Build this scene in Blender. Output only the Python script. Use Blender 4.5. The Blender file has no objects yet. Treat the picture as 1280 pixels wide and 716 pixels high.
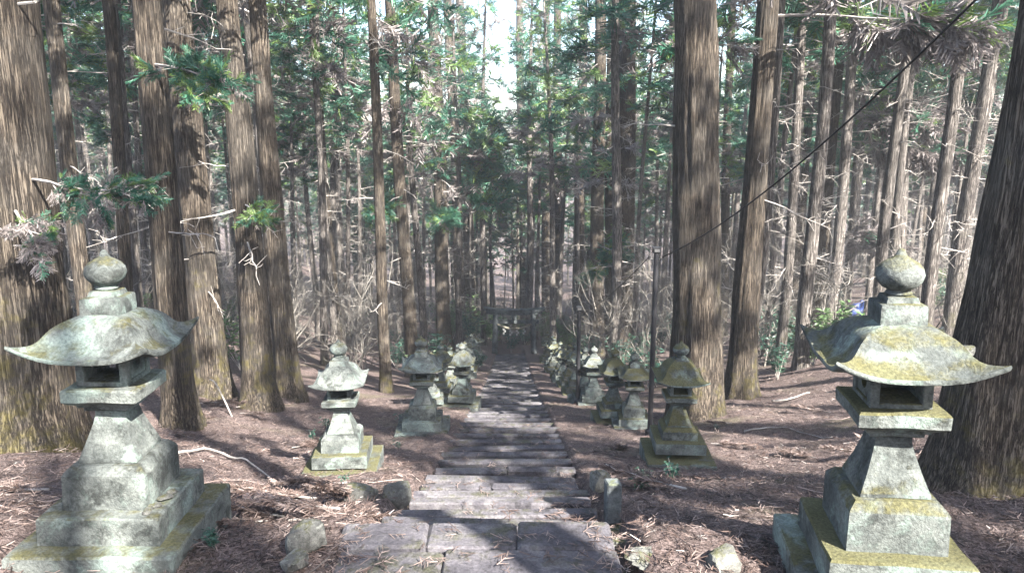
import bpy, math, random
import numpy as np
from mathutils import Vector, Matrix, Quaternion

random.seed(7)
RNG = np.random.default_rng(11)
S = bpy.context.scene
COL = S.collection
PI = math.pi
R = math.radians

# ------------------------------------------------------------------ camera
CAM = np.array([0.0, 0.0, 2.6]); PITCH = R(11.0); F = 920.0
cp, sp = math.cos(PITCH), math.sin(PITCH)
cam_d = bpy.data.cameras.new('camera'); cam = bpy.data.objects.new('camera', cam_d); COL.objects.link(cam)
cam.location = CAM; cam.rotation_euler = (PI / 2 - PITCH, 0, 0)
cam_d.sensor_width = 36; cam_d.lens = 36 * F / 1280; cam_d.clip_end = 3000; cam_d.clip_start = 0.05
S.camera = cam


def ray(u, v):
    a = (u - 640) / F; b = (358 - v) / F
    return np.array([a, cp + b * sp, -sp + b * cp])


def depth(p):
    return p[1] * cp - (p[2] - CAM[2]) * sp


# ------------------------------------------------------------------ noise
def h2(ix, iy, seed):
    n = (ix.astype(np.int64) * 374761393 + iy.astype(np.int64) * 668265263 + seed * 1274126177) & 0x7fffffff
    n = ((n ^ (n >> 13)) * 1274126177) & 0x7fffffff
    n = (n ^ (n >> 16)) & 0xffff
    return n / 32767.5 - 1.0


def vnoise(x, y, seed=0):
    x = np.asarray(x, float); y = np.asarray(y, float)
    ix = np.floor(x); iy = np.floor(y); fx = x - ix; fy = y - iy
    fx = fx * fx * (3 - 2 * fx); fy = fy * fy * (3 - 2 * fy)
    a = h2(ix, iy, seed); b = h2(ix + 1, iy, seed); c = h2(ix, iy + 1, seed); d = h2(ix + 1, iy + 1, seed)
    return (a * (1 - fx) + b * fx) * (1 - fy) + (c * (1 - fx) + d * fx) * fy


# ------------------------------------------------------------------ terrain
PY = np.array([-40, -12, 3.0, 3.4, 4.7, 6.5, 8.6, 12.6, 20, 30, 48, 80, 140, 300, 900.])
PZ = np.array([9, 4.6, 0.06, 0, 0, -.66, -1.42, -2.6, -4.6, -7.2, -11.3, -17.0, -24., -30., -34.])
_fy = np.linspace(-40, 900, 9401)
_fz = np.interp(_fy, PY, PZ)
_k = np.ones(7) / 7
_fz = np.convolve(np.pad(_fz, 3, mode='edge'), _k, mode='valid')


def prof(y):
    return np.interp(y, _fy, _fz)


SX0, SX1 = -0.95, 0.66      # stairs


def ground(x, y, fine=True):
    x = np.asarray(x, float); y = np.asarray(y, float)
    z = prof(y)
    ax = np.abs(x)
    s = np.maximum(0, ax - 3.0)
    bank = 0.17 * s * s / (s + 2.0)
    bank = bank * np.clip((y - 2) / 6, 0.25, 1) * np.where(ax > 40, 40 / np.maximum(ax, 1), 1)
    z = z + bank
    side = np.clip((ax - 1.2) / 1.5, 0, 1)
    z = z + side * (0.16 * vnoise(x * .45 + 3, y * .45, 3) + 0.5 * vnoise(x * .09, y * .09, 5) * np.clip((ax - 4) / 10, 0, 1))
    # the bed of the stairs lies lower
    t = np.clip((1.0 - np.abs(x + .09)) / 0.2, 0, 1)
    lowered = 0.42 * t * np.clip((y - 2.0) / .8, 0, 1) * np.clip((52 - y) / 2, 0, 1)
    lower2 = 0.30 * t * np.clip((2.8 - y) / .8, 0, 1)
    z = z - lowered - lower2 - 0.02
    if fine:
        near = np.clip((30 - y) / 14, 0, 1)
        z = z + near * (1 - t) * (0.035 * vnoise(x * 3, y * 3, 8) + 0.022 * vnoise(x * 9, y * 9, 9))
    return z


def gz(x, y):
    return float(ground(np.array([x]), np.array([y]))[0])


def at(u, v):
    d = ray(u, v); t = 1.5
    prev = None
    while t < 400:
        p = CAM + d * t
        if p[2] < float(ground(np.array([p[0]]), np.array([p[1]]), False)[0]):
            break
        t *= 1.03
    a, b = t / 1.03, t
    for _ in range(9):
        c = (a + b) / 2; p = CAM + d * c
        if p[2] < float(ground(np.array([p[0]]), np.array([p[1]]), False)[0]): b = c
        else: a = c
    return p


# ------------------------------------------------------------------ mesh helpers
class MB:
    def __init__(s): s.v = []; s.f = []; s.m = []; s.n = 0

    def add(s, V, Fc, m=0):
        V = np.asarray(V, float).reshape(-1, 3)
        s.v.append(V)
        o = s.n
        for f in Fc: s.f.append(tuple(i + o for i in f)); s.m.append(m)
        s.n += len(V)
        return s

    def quads(s, Q, m):
        """Q (n,4,3), m int or array"""
        Q = np.asarray(Q); n = len(Q)
        if n == 0: return s
        s.v.append(Q.reshape(-1, 3)); o = s.n
        idx = (np.arange(n * 4).reshape(n, 4) + o)
        s.f.append(idx); s.m.append(np.broadcast_to(np.asarray(m), (n,)))
        s.n += n * 4
        return s

    def tube(s, pts, rad, seg=6, m=0, cap=True):
        pts = np.asarray(pts, float); n = len(pts)
        rad = np.broadcast_to(np.asarray(rad, float), (n,))
        tan = np.gradient(pts, axis=0); tan /= np.linalg.norm(tan, axis=1)[:, None] + 1e-9
        ref = np.array([0.31, 0.77, 0.11]) if abs(tan[0][2]) > .6 else np.array([0.05, 0.1, 1.0])
        a = np.cross(tan, ref); a /= np.linalg.norm(a, axis=1)[:, None] + 1e-9
        b = np.cross(tan, a)
        th = np.linspace(0, 2 * PI, seg, endpoint=False)
        V = pts[:, None, :] + rad[:, None, None] * (np.cos(th)[None, :, None] * a[:, None, :] + np.sin(th)[None, :, None] * b[:, None, :])
        i = np.arange(n - 1)[:, None]; j = np.arange(seg)[None, :]
        q = np.stack([i * seg + j, i * seg + (j + 1) % seg, (i + 1) * seg + (j + 1) % seg, (i + 1) * seg + j], -1).reshape(-1, 4)
        s.v.append(V.reshape(-1, 3)); s.f.append(q + s.n); s.m.append(np.full(len(q), m))
        if cap:
            s.f.append(tuple(s.n + (n - 1) * seg + k for k in range(seg))); s.m.append(m)
            s.f.append(tuple(s.n + k for k in range(seg - 1, -1, -1))); s.m.append(m)
        s.n += n * seg
        return s

    def box(s, c, d, m=0, ch=0.0, rot=None, jit=0.0, taper=None):
        """chamfered box; taper=(sx,sy) scale of the top"""
        hx, hy, hz = d[0] / 2, d[1] / 2, d[2] / 2
        V = []; key = {}
        if ch <= 0:
            for sz in (-1, 1):
                for sx, sy in ((-1, -1), (1, -1), (1, 1), (-1, 1)):
                    V.append([sx * hx, sy * hy, sz * hz])
            Fc = [(3, 2, 1, 0), (4, 5, 6, 7), (0, 1, 5, 4), (1, 2, 6, 5), (2, 3, 7, 6), (3, 0, 4, 7)]
        else:
            for sx in (-1, 1):
                for sy in (-1, 1):
                    for sz in (-1, 1):
                        for ax in range(3):
                            p = [sx * (hx - ch), sy * (hy - ch), sz * (hz - ch)]
                            p[ax] = (sx * hx, sy * hy, sz * hz)[ax]
                            key[(sx, sy, sz, ax)] = len(V); V.append(p)
            Fc = []
            K = lambda a, b, c_, x: key[(a, b, c_, x)]
            for sg in (-1, 1):
                Fc.append([K(sg, -1, -1, 0), K(sg, 1, -1, 0), K(sg, 1, 1, 0), K(sg, -1, 1, 0)][::sg])
                Fc.append([K(-1, sg, -1, 1), K(-1, sg, 1, 1), K(1, sg, 1, 1), K(1, sg, -1, 1)][::sg])
                Fc.append([K(-1, -1, sg, 2), K(1, -1, sg, 2), K(1, 1, sg, 2), K(-1, 1, sg, 2)][::sg])
            for a in (-1, 1):
                for b in (-1, 1):
                    Fc.append([K(-1, a, b, 1), K(-1, a, b, 2), K(1, a, b, 2), K(1, a, b, 1)][::-a * b])
                    Fc.append([K(a, -1, b, 2), K(a, -1, b, 0), K(a, 1, b, 0), K(a, 1, b, 2)][::-a * b])
                    Fc.append([K(a, b, -1, 0), K(a, b, -1, 1), K(a, b, 1, 1), K(a, b, 1, 0)][::-a * b])
                    for c_ in (-1, 1):
                        Fc.append([K(a, b, c_, 0), K(a, b, c_, 1), K(a, b, c_, 2)][::a * b * c_])
        V = np.array(V, float)
        Fc = [list(f) if np.dot(np.cross(V[f[1]] - V[f[0]], V[f[2]] - V[f[0]]), V[list(f)].mean(0)) > 0 else list(f)[::-1] for f in Fc]
        if taper is not None:
            t = (V[:, 2] + hz) / (2 * hz)
            V[:, 0] *= 1 + (taper[0] - 1) * t; V[:, 1] *= 1 + (taper[1] - 1) * t
        if jit: V += RNG.uniform(-jit, jit, V.shape)
        if rot is not None: V = V @ np.array(rot).T
        return s.add(V + np.array(c), Fc, m)

    def lathe(s, prof_, seg=24, m=0, c=(0, 0, 0)):
        n = len(prof_)
        th = np.linspace(0, 2 * PI, seg, endpoint=False)
        V = np.array([[r * math.cos(t) + c[0], r * math.sin(t) + c[1], z + c[2]] for r, z in prof_ for t in th])
        Fc = [(i * seg + j, i * seg + (j + 1) % seg, (i + 1) * seg + (j + 1) % seg, (i + 1) * seg + j) for i in range(n - 1) for j in range(seg)]
        Fc.append(tuple(range(seg - 1, -1, -1))); Fc.append(tuple((n - 1) * seg + k for k in range(seg)))
        return s.add(V, Fc, m)

    def build(s, name, mats, parent=None, smooth=False):
        V = np.concatenate(s.v) if s.v else np.zeros((0, 3))
        loops = []; starts = []; mi = []; tot = 0; lens = []
        for f, m in zip(s.f, s.m):
            if isinstance(f, np.ndarray):
                n = len(f); loops.append(f.reshape(-1)); starts.append(tot + np.arange(n) * 4); tot += n * 4; mi.append(np.asarray(m))
            else:
                loops.append(np.array(f)); starts.append(np.array([tot])); tot += len(f); mi.append(np.array([m]))
        me = bpy.data.meshes.new(name)
        me.vertices.add(len(V)); me.vertices.foreach_set('co', V.astype(np.float32).ravel())
        L = np.concatenate(loops).astype(np.int32); st = np.concatenate(starts).astype(np.int32)
        me.loops.add(len(L)); me.loops.foreach_set('vertex_index', L)
        me.polygons.add(len(st)); me.polygons.foreach_set('loop_start', st)
        me.polygons.foreach_set('material_index', np.concatenate(mi).astype(np.int32))
        me.polygons.foreach_set('use_smooth', np.full(len(st), bool(smooth)))
        me.update(calc_edges=True); me.validate()
        for mm in (mats if isinstance(mats, (list, tuple)) else [mats]): me.materials.append(mm)
        o = bpy.data.objects.new(name, me); COL.objects.link(o)
        if parent is not None: o.parent = parent
        return o


def smooth_by_angle(o, deg=40):
    me = o.data
    me.polygons.foreach_set('use_smooth', np.ones(len(me.polygons), bool))
    me.set_sharp_from_angle(angle=R(deg))


def tag(o, label=None, cat=None, group=None, kind=None):
    if label: o['label'] = label
    if cat: o['category'] = cat
    if group: o['group'] = group
    if kind: o['kind'] = kind
    return o


def empty(name, loc, rz=0.0, sc=1.0):
    o = bpy.data.objects.new(name, None); COL.objects.link(o)
    o.location = loc; o.rotation_euler = (0, 0, rz); o.scale = (sc, sc, sc); o.empty_display_size = .1
    return o


def copy_tree(o, parent=None):
    c = o.copy(); COL.objects.link(c)
    if parent is not None: c.parent = parent
    for ch in list(o.children): copy_tree(ch, c)
    return c


def inst(src_mesh, name, parent, **kw):
    o = bpy.data.objects.new(name, src_mesh); COL.objects.link(o); o.parent = parent
    for k, v in kw.items(): setattr(o, k, v)
    return o


# ------------------------------------------------------------------ materials
def new_mat(name):
    m = bpy.data.materials.new(name); m.use_nodes = True
    nt = m.node_tree; nt.nodes.clear()
    return m, nt


class NT:
    def __init__(s, nt): s.t = nt

    def n(s, typ, **kw):
        nd = s.t.nodes.new(typ)
        for k, v in kw.items():
            if k.startswith('_'): setattr(nd, k[1:], v)
            else:
                key = k.replace('__', ' ')
                nd.inputs[key].default_value = v
        return nd

    def l(s, a, b): s.t.links.new(a, b)

    def noise(s, vec, scale, detail=6, rough=.6, dist=0.0):
        nd = s.n('ShaderNodeTexNoise'); nd.inputs['Scale'].default_value = scale; nd.inputs['Detail'].default_value = detail
        nd.inputs['Roughness'].default_value = rough; nd.inputs['Distortion'].default_value = dist
        s.l(vec, nd.inputs['Vector']); return nd.outputs['Fac']

    def ramp(s, fac, stops, interp='LINEAR'):
        nd = s.n('ShaderNodeValToRGB'); cr = nd.color_ramp; cr.interpolation = interp
        while len(cr.elements) < len(stops): cr.elements.new(.5)
        for e, (p, c) in zip(cr.elements, stops):
            e.position = p; e.color = (*c, 1) if len(c) == 3 else c
        s.l(fac, nd.inputs['Fac']); return nd.outputs['Color']

    def mix(s, fac, a, b, mode='MIX'):
        nd = s.n('ShaderNodeMix', _data_type='RGBA', _blend_type=mode)
        if isinstance(fac, (int, float)): nd.inputs[0].default_value = fac
        else: s.l(fac, nd.inputs[0])
        for k, x in ((6, a), (7, b)):
            if isinstance(x, tuple): nd.inputs[k].default_value = (*x, 1)
            else: s.l(x, nd.inputs[k])
        return nd.outputs[2]

    def math(s, op, a, b=None, clamp=False):
        nd = s.n('ShaderNodeMath', _operation=op, _use_clamp=clamp)
        for k, x in ((0, a), (1, b)):
            if x is None: continue
            if isinstance(x, (int, float)): nd.inputs[k].default_value = x
            else: s.l(x, nd.inputs[k])
        return nd.outputs[0]

    def smooth(s, x, lo, hi):
        nd = s.n('ShaderNodeMapRange', _interpolation_type='SMOOTHSTEP')
        nd.inputs[1].default_value = lo; nd.inputs[2].default_value = hi
        s.l(x, nd.inputs[0]); return nd.outputs[0]

    def bump(s, h, strength, dist):
        nd = s.n('ShaderNodeBump'); nd.inputs['Strength'].default_value = strength; nd.inputs['Distance'].default_value = dist
        s.l(h, nd.inputs['Height']); return nd.outputs['Normal']

    def out(s, col, rough=.85, normal=None, spec=.25):
        p = s.n('ShaderNodeBsdfPrincipled'); o = s.n('ShaderNodeOutputMaterial')
        if isinstance(col, tuple): p.inputs['Base Color'].default_value = (*col, 1)
        else: s.l(col, p.inputs['Base Color'])
        if isinstance(rough, (int, float)): p.inputs['Roughness'].default_value = rough
        else: s.l(rough, p.inputs['Roughness'])
        p.inputs['Specular IOR Level'].default_value = spec
        if normal is not None: s.l(normal, p.inputs['Normal'])
        s.l(p.outputs[0], o.inputs[0]); return p

    def coords(s, offset=True):
        tc = s.n('ShaderNodeTexCoord'); oi = s.n('ShaderNodeObjectInfo')
        if not offset: return tc.outputs['Object'], oi
        add = s.n('ShaderNodeVectorMath', _operation='MULTIPLY_ADD')
        cb = s.n('ShaderNodeCombineXYZ')
        for k in range(3): s.l(oi.outputs['Random'], cb.inputs[k])
        s.l(cb.outputs[0], add.inputs[0]); add.inputs[1].default_value = (37, 53, 71); s.l(tc.outputs['Object'], add.inputs[2])
        return add.outputs[0], oi


def stone_mat(name, base_a, base_b, lichen, moss_col, moss=.5, bump=.5, use_obj=True, scale=1.0):
    m, nt = new_mat(name); t = NT(nt); v, oi = t.coords()
    n1 = t.noise(v, 3.2 * scale, 8, .62); n2 = t.noise(v, 11 * scale, 8, .65, .4); n3 = t.noise(v, 60 * scale, 4, .7); n4 = t.noise(v, 2.1 * scale, 5, .6, .8); n5 = t.noise(v, 1.7 * scale, 4, .6, .5)
    col = t.mix(t.smooth(n1, .38, .62), base_a, base_b)
    dark = t.smooth(t.math('ADD', t.math('MULTIPLY', n2, .65), t.math('MULTIPLY', n5, .35)), .47, .60)
    col = t.mix(t.math('MULTIPLY', dark, .8), col, tuple(x * .32 for x in base_a))
    lf = t.smooth(t.math('ADD', t.math('MULTIPLY', n4, .7), t.math('MULTIPLY', n2, .3)), .5, .62)
    col = t.mix(t.math('MULTIPLY', lf, .75), col, lichen)
    geo = t.n('ShaderNodeNewGeometry'); sx = t.n('ShaderNodeSeparateXYZ'); t.l(geo.outputs['Normal'], sx.inputs[0])
    up = t.smooth(sx.outputs[2], -.1, .75)
    mf = t.math('ADD', t.math('MULTIPLY', up, .22), t.math('ADD', t.math('MULTIPLY', n1, .5), t.math('MULTIPLY', n2, .35)))
    if use_obj:
        sc = t.n('ShaderNodeSeparateColor'); t.l(oi.outputs['Color'], sc.inputs[0])
        mf = t.math('ADD', mf, t.math('MULTIPLY', t.math('SUBTRACT', sc.outputs[0], .5), .5))
    mf = t.smooth(mf, .60 - (moss - .5) * .3, .74 - (moss - .5) * .3)
    mc = t.mix(n3, tuple(x * .6 for x in moss_col), tuple(x * 1.5 for x in moss_col))
    col = t.mix(t.math('MULTIPLY', mf, .9), col, mc)
    col = t.mix(.45, col, t.ramp(n3, [(.3, (.1, .1, .1)), (.7, (.9, .9, .9))]), 'OVERLAY')
    h = t.math('ADD', t.math('MULTIPLY', n2, .6), t.math('ADD', t.math('MULTIPLY', n3, .5), t.math('MULTIPLY', mf, .3)))
    t.out(col, .9, t.bump(h, bump, .02), .2)
    return m


def bark_mat(name, dark, light, moss_col, moss_amt):
    m, nt = new_mat(name); t = NT(nt); v, oi = t.coords()
    mp = t.n('ShaderNodeMapping'); mp.inputs['Scale'].default_value = (46, 46, 2.8); t.l(v, mp.inputs['Vector'])
    n1 = t.noise(mp.outputs[0], 1.0, 7, .62, .35)
    mp2 = t.n('ShaderNodeMapping'); mp2.inputs['Scale'].default_value = (110, 110, 8); t.l(v, mp2.inputs['Vector'])
    n2 = t.noise(mp2.outputs[0], 1.0, 5, .6, .3)
    n3 = t.noise(v, 1.3, 5, .6); n4 = t.noise(v, 5, 5, .7)
    f = t.math('ADD', t.math('MULTIPLY', n1, .55), t.math('ADD', t.math('MULTIPLY', n2, .30), t.math('MULTIPLY', n4, .15)))
    col = t.ramp(f, [(.36, tuple(x * .22 for x in dark)), (.46, dark), (.56, light), (.68, tuple(x * 1.3 for x in light))])
    mp3 = t.n('ShaderNodeMapping'); mp3.inputs['Scale'].default_value = (24, 24, 1.1); t.l(v, mp3.inputs['Vector'])
    n5 = t.noise(mp3.outputs[0], 1.0, 8, .68, .5)
    fi = t.math('MULTIPLY', t.smooth(t.math('ABSOLUTE', t.math('SUBTRACT', n5, .5)), .0, .045), t.math('ADD', t.math('MULTIPLY', t.smooth(t.math('ABSOLUTE', t.math('SUBTRACT', n1, .47)), .0, .03), .5), .5))
    f = t.math('ADD', t.math('MULTIPLY', f, .7), t.math('MULTIPLY', fi, .3))
    col = t.mix(t.math('MULTIPLY', t.math('SUBTRACT', 1.0, fi), .6), col, tuple(x * .22 for x in dark))
    # grey weathered patches
    col = t.mix(t.math('MULTIPLY', t.smooth(n3, .45, .62), .4), col, t.mix(f, tuple(x * .5 for x in dark), (.155, .145, .13)))
    tc = t.n('ShaderNodeTexCoord'); sx = t.n('ShaderNodeSeparateXYZ'); t.l(tc.outputs['Object'], sx.inputs[0])
    low = t.n('ShaderNodeMapRange'); low.inputs[1].default_value = 0; low.inputs[2].default_value = 5.5; low.inputs[3].default_value = .15; low.inputs[4].default_value = -.06
    t.l(sx.outputs[2], low.inputs[0])
    mf = t.smooth(t.math('ADD', t.math('ADD', t.math('MULTIPLY', n3, .5), t.math('MULTIPLY', n4, .5)), low.outputs[0]), .62, .76)
    col = t.mix(t.math('MULTIPLY', mf, moss_amt), col, t.mix(f, tuple(x * .4 for x in moss_col), tuple(x * 1.5 for x in moss_col)))
    rnd = t.n('ShaderNodeMapRange'); rnd.inputs[3].default_value = .75; rnd.inputs[4].default_value = 1.2; t.l(oi.outputs['Random'], rnd.inputs[0])
    cc = t.n('ShaderNodeCombineColor')
    for k in range(3): t.l(rnd.outputs[0], cc.inputs[k])
    col = t.mix(1.0, col, cc.outputs[0], 'MULTIPLY')
    t.out(col, .92, t.bump(f, 1.0, .06), .15)
    return m


def leaf_mat(name, ca, cb, trans=.35, scale=1.2):
    m, nt = new_mat(name); t = NT(nt); v, oi = t.coords()
    n = t.noise(v, scale, 4, .6); g = t.n('ShaderNodeNewGeometry')
    f = t.math('ADD', t.math('MULTIPLY', n, .75), t.math('MULTIPLY', t.math('SUBTRACT', oi.outputs['Random'], .5), .3))
    col = t.ramp(f, [(.35, ca), (.65, cb)])
    hs = t.n('ShaderNodeHueSaturation'); t.l(col, hs.inputs['Color'])
    rv = t.n('ShaderNodeMapRange'); rv.inputs[3].default_value = .6; rv.inputs[4].default_value = 1.45
    t.l(g.outputs['Random Per Island'], rv.inputs[0]); t.l(rv.outputs[0], hs.inputs['Value'])
    d = t.n('ShaderNodeBsdfDiffuse'); tr = t.n('ShaderNodeBsdfTranslucent'); mx = t.n('ShaderNodeMixShader'); gl = t.n('ShaderNodeBsdfGlossy'); mx2 = t.n('ShaderNodeMixShader')
    t.l(hs.outputs[0], d.inputs[0]); t.l(hs.outputs[0], tr.inputs[0]); mx.inputs[0].default_value = trans
    t.l(d.outputs[0], mx.inputs[1]); t.l(tr.outputs[0], mx.inputs[2])
    gl.inputs['Roughness'].default_value = .45; mx2.inputs[0].default_value = .05
    t.l(mx.outputs[0], mx2.inputs[1]); t.l(gl.outputs[0], mx2.inputs[2])
    o = t.n('ShaderNodeOutputMaterial'); t.l(mx2.outputs[0], o.inputs[0])
    return m


def plain_mat(name, ca, cb, scale=5, rough=.7, bump=0.2, spec=.3, bd=.01):
    m, nt = new_mat(name); t = NT(nt); v, oi = t.coords()
    n = t.noise(v, scale, 6, .65)
    t.out(t.mix(t.smooth(n, .35, .65), ca, cb), rough, t.bump(n, bump, bd), spec)
    return m


def ground_mat():
    m, nt = new_mat('forest_floor'); t = NT(nt); v, oi = t.coords(False)
    a = t.noise(v, .6, 6, .6); b = t.noise(v, 5, 8, .7, .6); c = t.noise(v, 38, 6, .75, .8); d = t.noise(v, 130, 3, .7)
    col = t.mix(t.smooth(b, .35, .65), (.05, .038, .036), (.115, .087, .081))
    col = t.mix(t.smooth(c, .42, .66), col, (.19, .148, .138))
    col = t.mix(t.math('MULTIPLY', t.smooth(c, .56, .40), .7), col, (.025, .018, .016))
    col = t.mix(t.math('MULTIPLY', t.smooth(a, .52, .70), .35), col, (.10, .10, .05))
    h = t.math('ADD', t.math('MULTIPLY', b, .5), t.math('ADD', t.math('MULTIPLY', c, .4), t.math('MULTIPLY', d, .15)))
    t.out(col, .95, t.bump(h, .9, .05), .1)
    return m


M = {}
M['ground'] = ground_mat()
M['stone'] = stone_mat('lantern_stone', (.062, .069, .066), (.128, .139, .130), (.20, .25, .225), (.066, .062, .026), .48, .9)
M['step'] = stone_mat('step_stone', (.052, .049, .056), (.096, .09, .099), (.15, .142, .147), (.05, .05, .032), .42, .9, False, .8)
M['tread'] = stone_mat('dark_tread', (.028, .026, .029), (.055, .05, .054), (.08, .075, .077), (.03, .03, .02), .45, .9, False, 1.4)  # tread infill, a darker tone than the kerb stones
M['rock'] = stone_mat('rock', (.08, .08, .075), (.14, .14, .13), (.22, .225, .205), (.07, .07, .03), .5, .9, False, 2.2)
M['torii'] = stone_mat('torii_stone', (.05, .056, .06), (.09, .10, .105), (.12, .14, .14), (.09, .1, .05), .4, .5, False)
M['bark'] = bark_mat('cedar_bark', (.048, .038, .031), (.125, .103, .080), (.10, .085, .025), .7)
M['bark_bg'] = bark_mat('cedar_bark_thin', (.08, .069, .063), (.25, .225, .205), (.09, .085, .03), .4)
M['leaf'] = leaf_mat('cedar_green', (.030, .108, .068), (.088, .235, .145), .5)
M['leaf_y'] = leaf_mat('cedar_fresh_green', (.09, .16, .04), (.19, .27, .075), .5)
M['dead'] = leaf_mat('dead_needles', (.14, .122, .118), (.27, .242, .236), .3)
M['twig'] = plain_mat('dead_twig', (.17, .155, .141), (.36, .335, .31), 3, .9, .3)
M['sapling'] = plain_mat('sapling_bark', (.085, .078, .068), (.20, .185, .165), 3, .9, .3)
M['litter_a'] = leaf_mat('needle_brown', (.08, .055, .047), (.16, .115, .098), .1)
M['litter_b'] = leaf_mat('needle_pale', (.17, .13, .115), (.27, .21, .19), .1)
M['litter_c'] = leaf_mat('needle_dark', (.025, .018, .016), (.05, .036, .031), .1)
M['shrub'] = leaf_mat('broad_leaf', (.028, .075, .052), (.085, .165, .105), .25)
M['shrub_y'] = leaf_mat('broad_leaf_light', (.075, .13, .05), (.16, .22, .09), .35)
M['black'] = plain_mat('black_paint', (.012, .012, .014), (.022, .022, .024), 9, .45, .05, .4)
M['metal'] = plain_mat('grey_metal', (.18, .19, .2), (.26, .27, .28), 9, .4, .05, .5)
M['lens'] = plain_mat('lamp_glass', (.05, .05, .05), (.08, .08, .08), 5, .2, 0, .5)
M['cable'] = plain_mat('cable_black', (.014, .013, .013), (.02, .02, .02), 9, .6, 0, .3)
M['rope'] = plain_mat('straw_rope', (.12, .11, .08), (.2, .18, .14), 40, .9, .6)
M['paper'] = plain_mat('white_paper', (.25, .25, .24), (.32, .32, .31), 4, .8, 0)
M['tarp_d'] = plain_mat('tarp_dark_blue', (.015, .035, .13), (.03, .06, .22), 6, .4, .4, .5, .05)
M['tarp_l'] = plain_mat('tarp_light_blue', (.16, .28, .55), (.3, .45, .75), 6, .4, .4, .5, .05)

# ------------------------------------------------------------------ sun and sky
SUN = np.array([0.46, -0.60, 0.65]); SUN /= np.linalg.norm(SUN)
ld = bpy.data.lights.new('sun', 'SUN'); ld.energy = 5.0; ld.angle = R(.53); ld.color = (1.0, .95, .87)
sun = bpy.data.objects.new('sun', ld); COL.objects.link(sun)
sun.rotation_euler = Vector(-SUN).to_track_quat('-Z', 'Y').to_euler()
w = bpy.data.worlds.new('World'); S.world = w; w.use_nodes = True
wn = w.node_tree; wn.nodes.clear()
sky = wn.nodes.new('ShaderNodeTexSky'); sky.sky_type = 'NISHITA'; sky.sun_disc = False
sky.sun_elevation = math.asin(SUN[2]); sky.sun_rotation = math.atan2(SUN[0], SUN[1])
sky.dust_density = 2.0
bg = wn.nodes.new('ShaderNodeBackground'); bg.inputs[1].default_value = .085
wo = wn.nodes.new('ShaderNodeOutputWorld')
wn.links.new(sky.outputs[0], bg.inputs[0]); wn.links.new(bg.outputs[0], wo.inputs[0])
S.view_settings.view_transform = 'Standard'; S.view_settings.look = 'None'; S.view_settings.gamma = 1
S.view_settings.exposure = 2.9
S.cycles.use_denoising = True
S.cycles.max_bounces = 8; S.cycles.diffuse_bounces = 5; S.cycles.transparent_max_bounces = 4
S.cycles.sample_clamp_indirect = 6

# ------------------------------------------------------------------ ground sheet
def axis(bounds):
    out = []
    for a, b, st in bounds: out.append(np.arange(a, b, st))
    return np.concatenate(out)


gx = axis([(-400, -100, 50), (-100, -30, 5), (-30, -9, .8), (-9, -4.5, .16), (-4.5, 4.5, .075), (4.5, 9, .16), (9, 30, .8), (30, 100, 5), (100, 401, 50)])
gy = axis([(-40, -4, 2), (-4, 2.6, .3), (2.6, 9, .06), (9, 20, .12), (20, 36, .3), (36, 70, 1), (70, 150, 5), (150, 900, 50)])
GX, GY = np.meshgrid(gx, gy)
GZ = ground(GX, GY)
nx, ny = len(gx), len(gy)
ii, jj = np.meshgrid(np.arange(ny - 1), np.arange(nx - 1), indexing='ij')
gq = np.stack([ii * nx + jj, ii * nx + jj + 1, (ii + 1) * nx + jj + 1, (ii + 1) * nx + jj], -1).reshape(-1, 4)
mb = MB(); mb.v.append(np.stack([GX, GY, GZ], -1).reshape(-1, 3)); mb.f.append(gq); mb.m.append(np.zeros(len(gq))); mb.n = nx * ny
tag(mb.build('ground', M['ground'], smooth=True), kind='structure')

# ------------------------------------------------------------------ stairs
st = MB()


def rotz(a, tx=0, ty=0):
    return (Matrix.Rotation(a, 3, 'Z') @ Matrix.Rotation(tx, 3, 'X') @ Matrix.Rotation(ty, 3, 'Y'))


def slab_row(x0, x1, y0, y1, ztop, thick, n, j=.012, m=0):
    xs = [x0] + sorted(x0 + (x1 - x0) * (k + random.uniform(-.22, .22)) / n for k in range(1, n)) + [x1]
    for a, b in zip(xs[:-1], xs[1:]):
        e0 = random.uniform(-.02, .02); e1 = random.uniform(0, .03)
        st.box(((a + b) / 2, (y0 + y1) / 2 + e0, ztop - thick / 2 + random.uniform(-j, j)), (b - a - .008, y1 - y0 + e1, thick), m, .018,
               rotz(random.uniform(-.02, .02), random.uniform(-.02, .02), random.uniform(-.018, .018)), .008)


def width_at(y):
    t = min(1, max(0, (y - 5) / 8))
    return SX0 - .15 * t, SX1 + .26 * t


ys = [4.72]; z = 0.0; zs = [0.0]
RISE = .235
yy = 4.72
while yy < 47.0:
    z -= RISE
    # nose where the profile reaches this height
    y2 = yy
    while prof(y2) > z + .06: y2 += .01
    y2 = max(y2, yy + .5)
    ys.append(y2); zs.append(z); yy = y2
for k in range(1, len(ys)):
    x0, x1 = width_at(ys[k]); x0 += random.uniform(-.06, .03); x1 += random.uniform(-.03, .06)
    slab_row(x0, x1, ys[k - 1] - .12, ys[k - 1] + .34, zs[k] - .02, .26, random.choice((1, 2)), m=1)    # darker infill strip under the riser
    slab_row(x0 - .02, x1 + .02, ys[k] - .13, ys[k], zs[k] + .012, .30, random.choice((1, 1, 2)), .008)  # kerb stone at the nose
    if ys[k] - ys[k - 1] > .36:
        slab_row(x0 + .03, x1 - .03, ys[k - 1] + .345, max(ys[k - 1] + .36, ys[k] - .14), zs[k] - .025, .2, random.choice((2, 3)), m=1)
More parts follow.
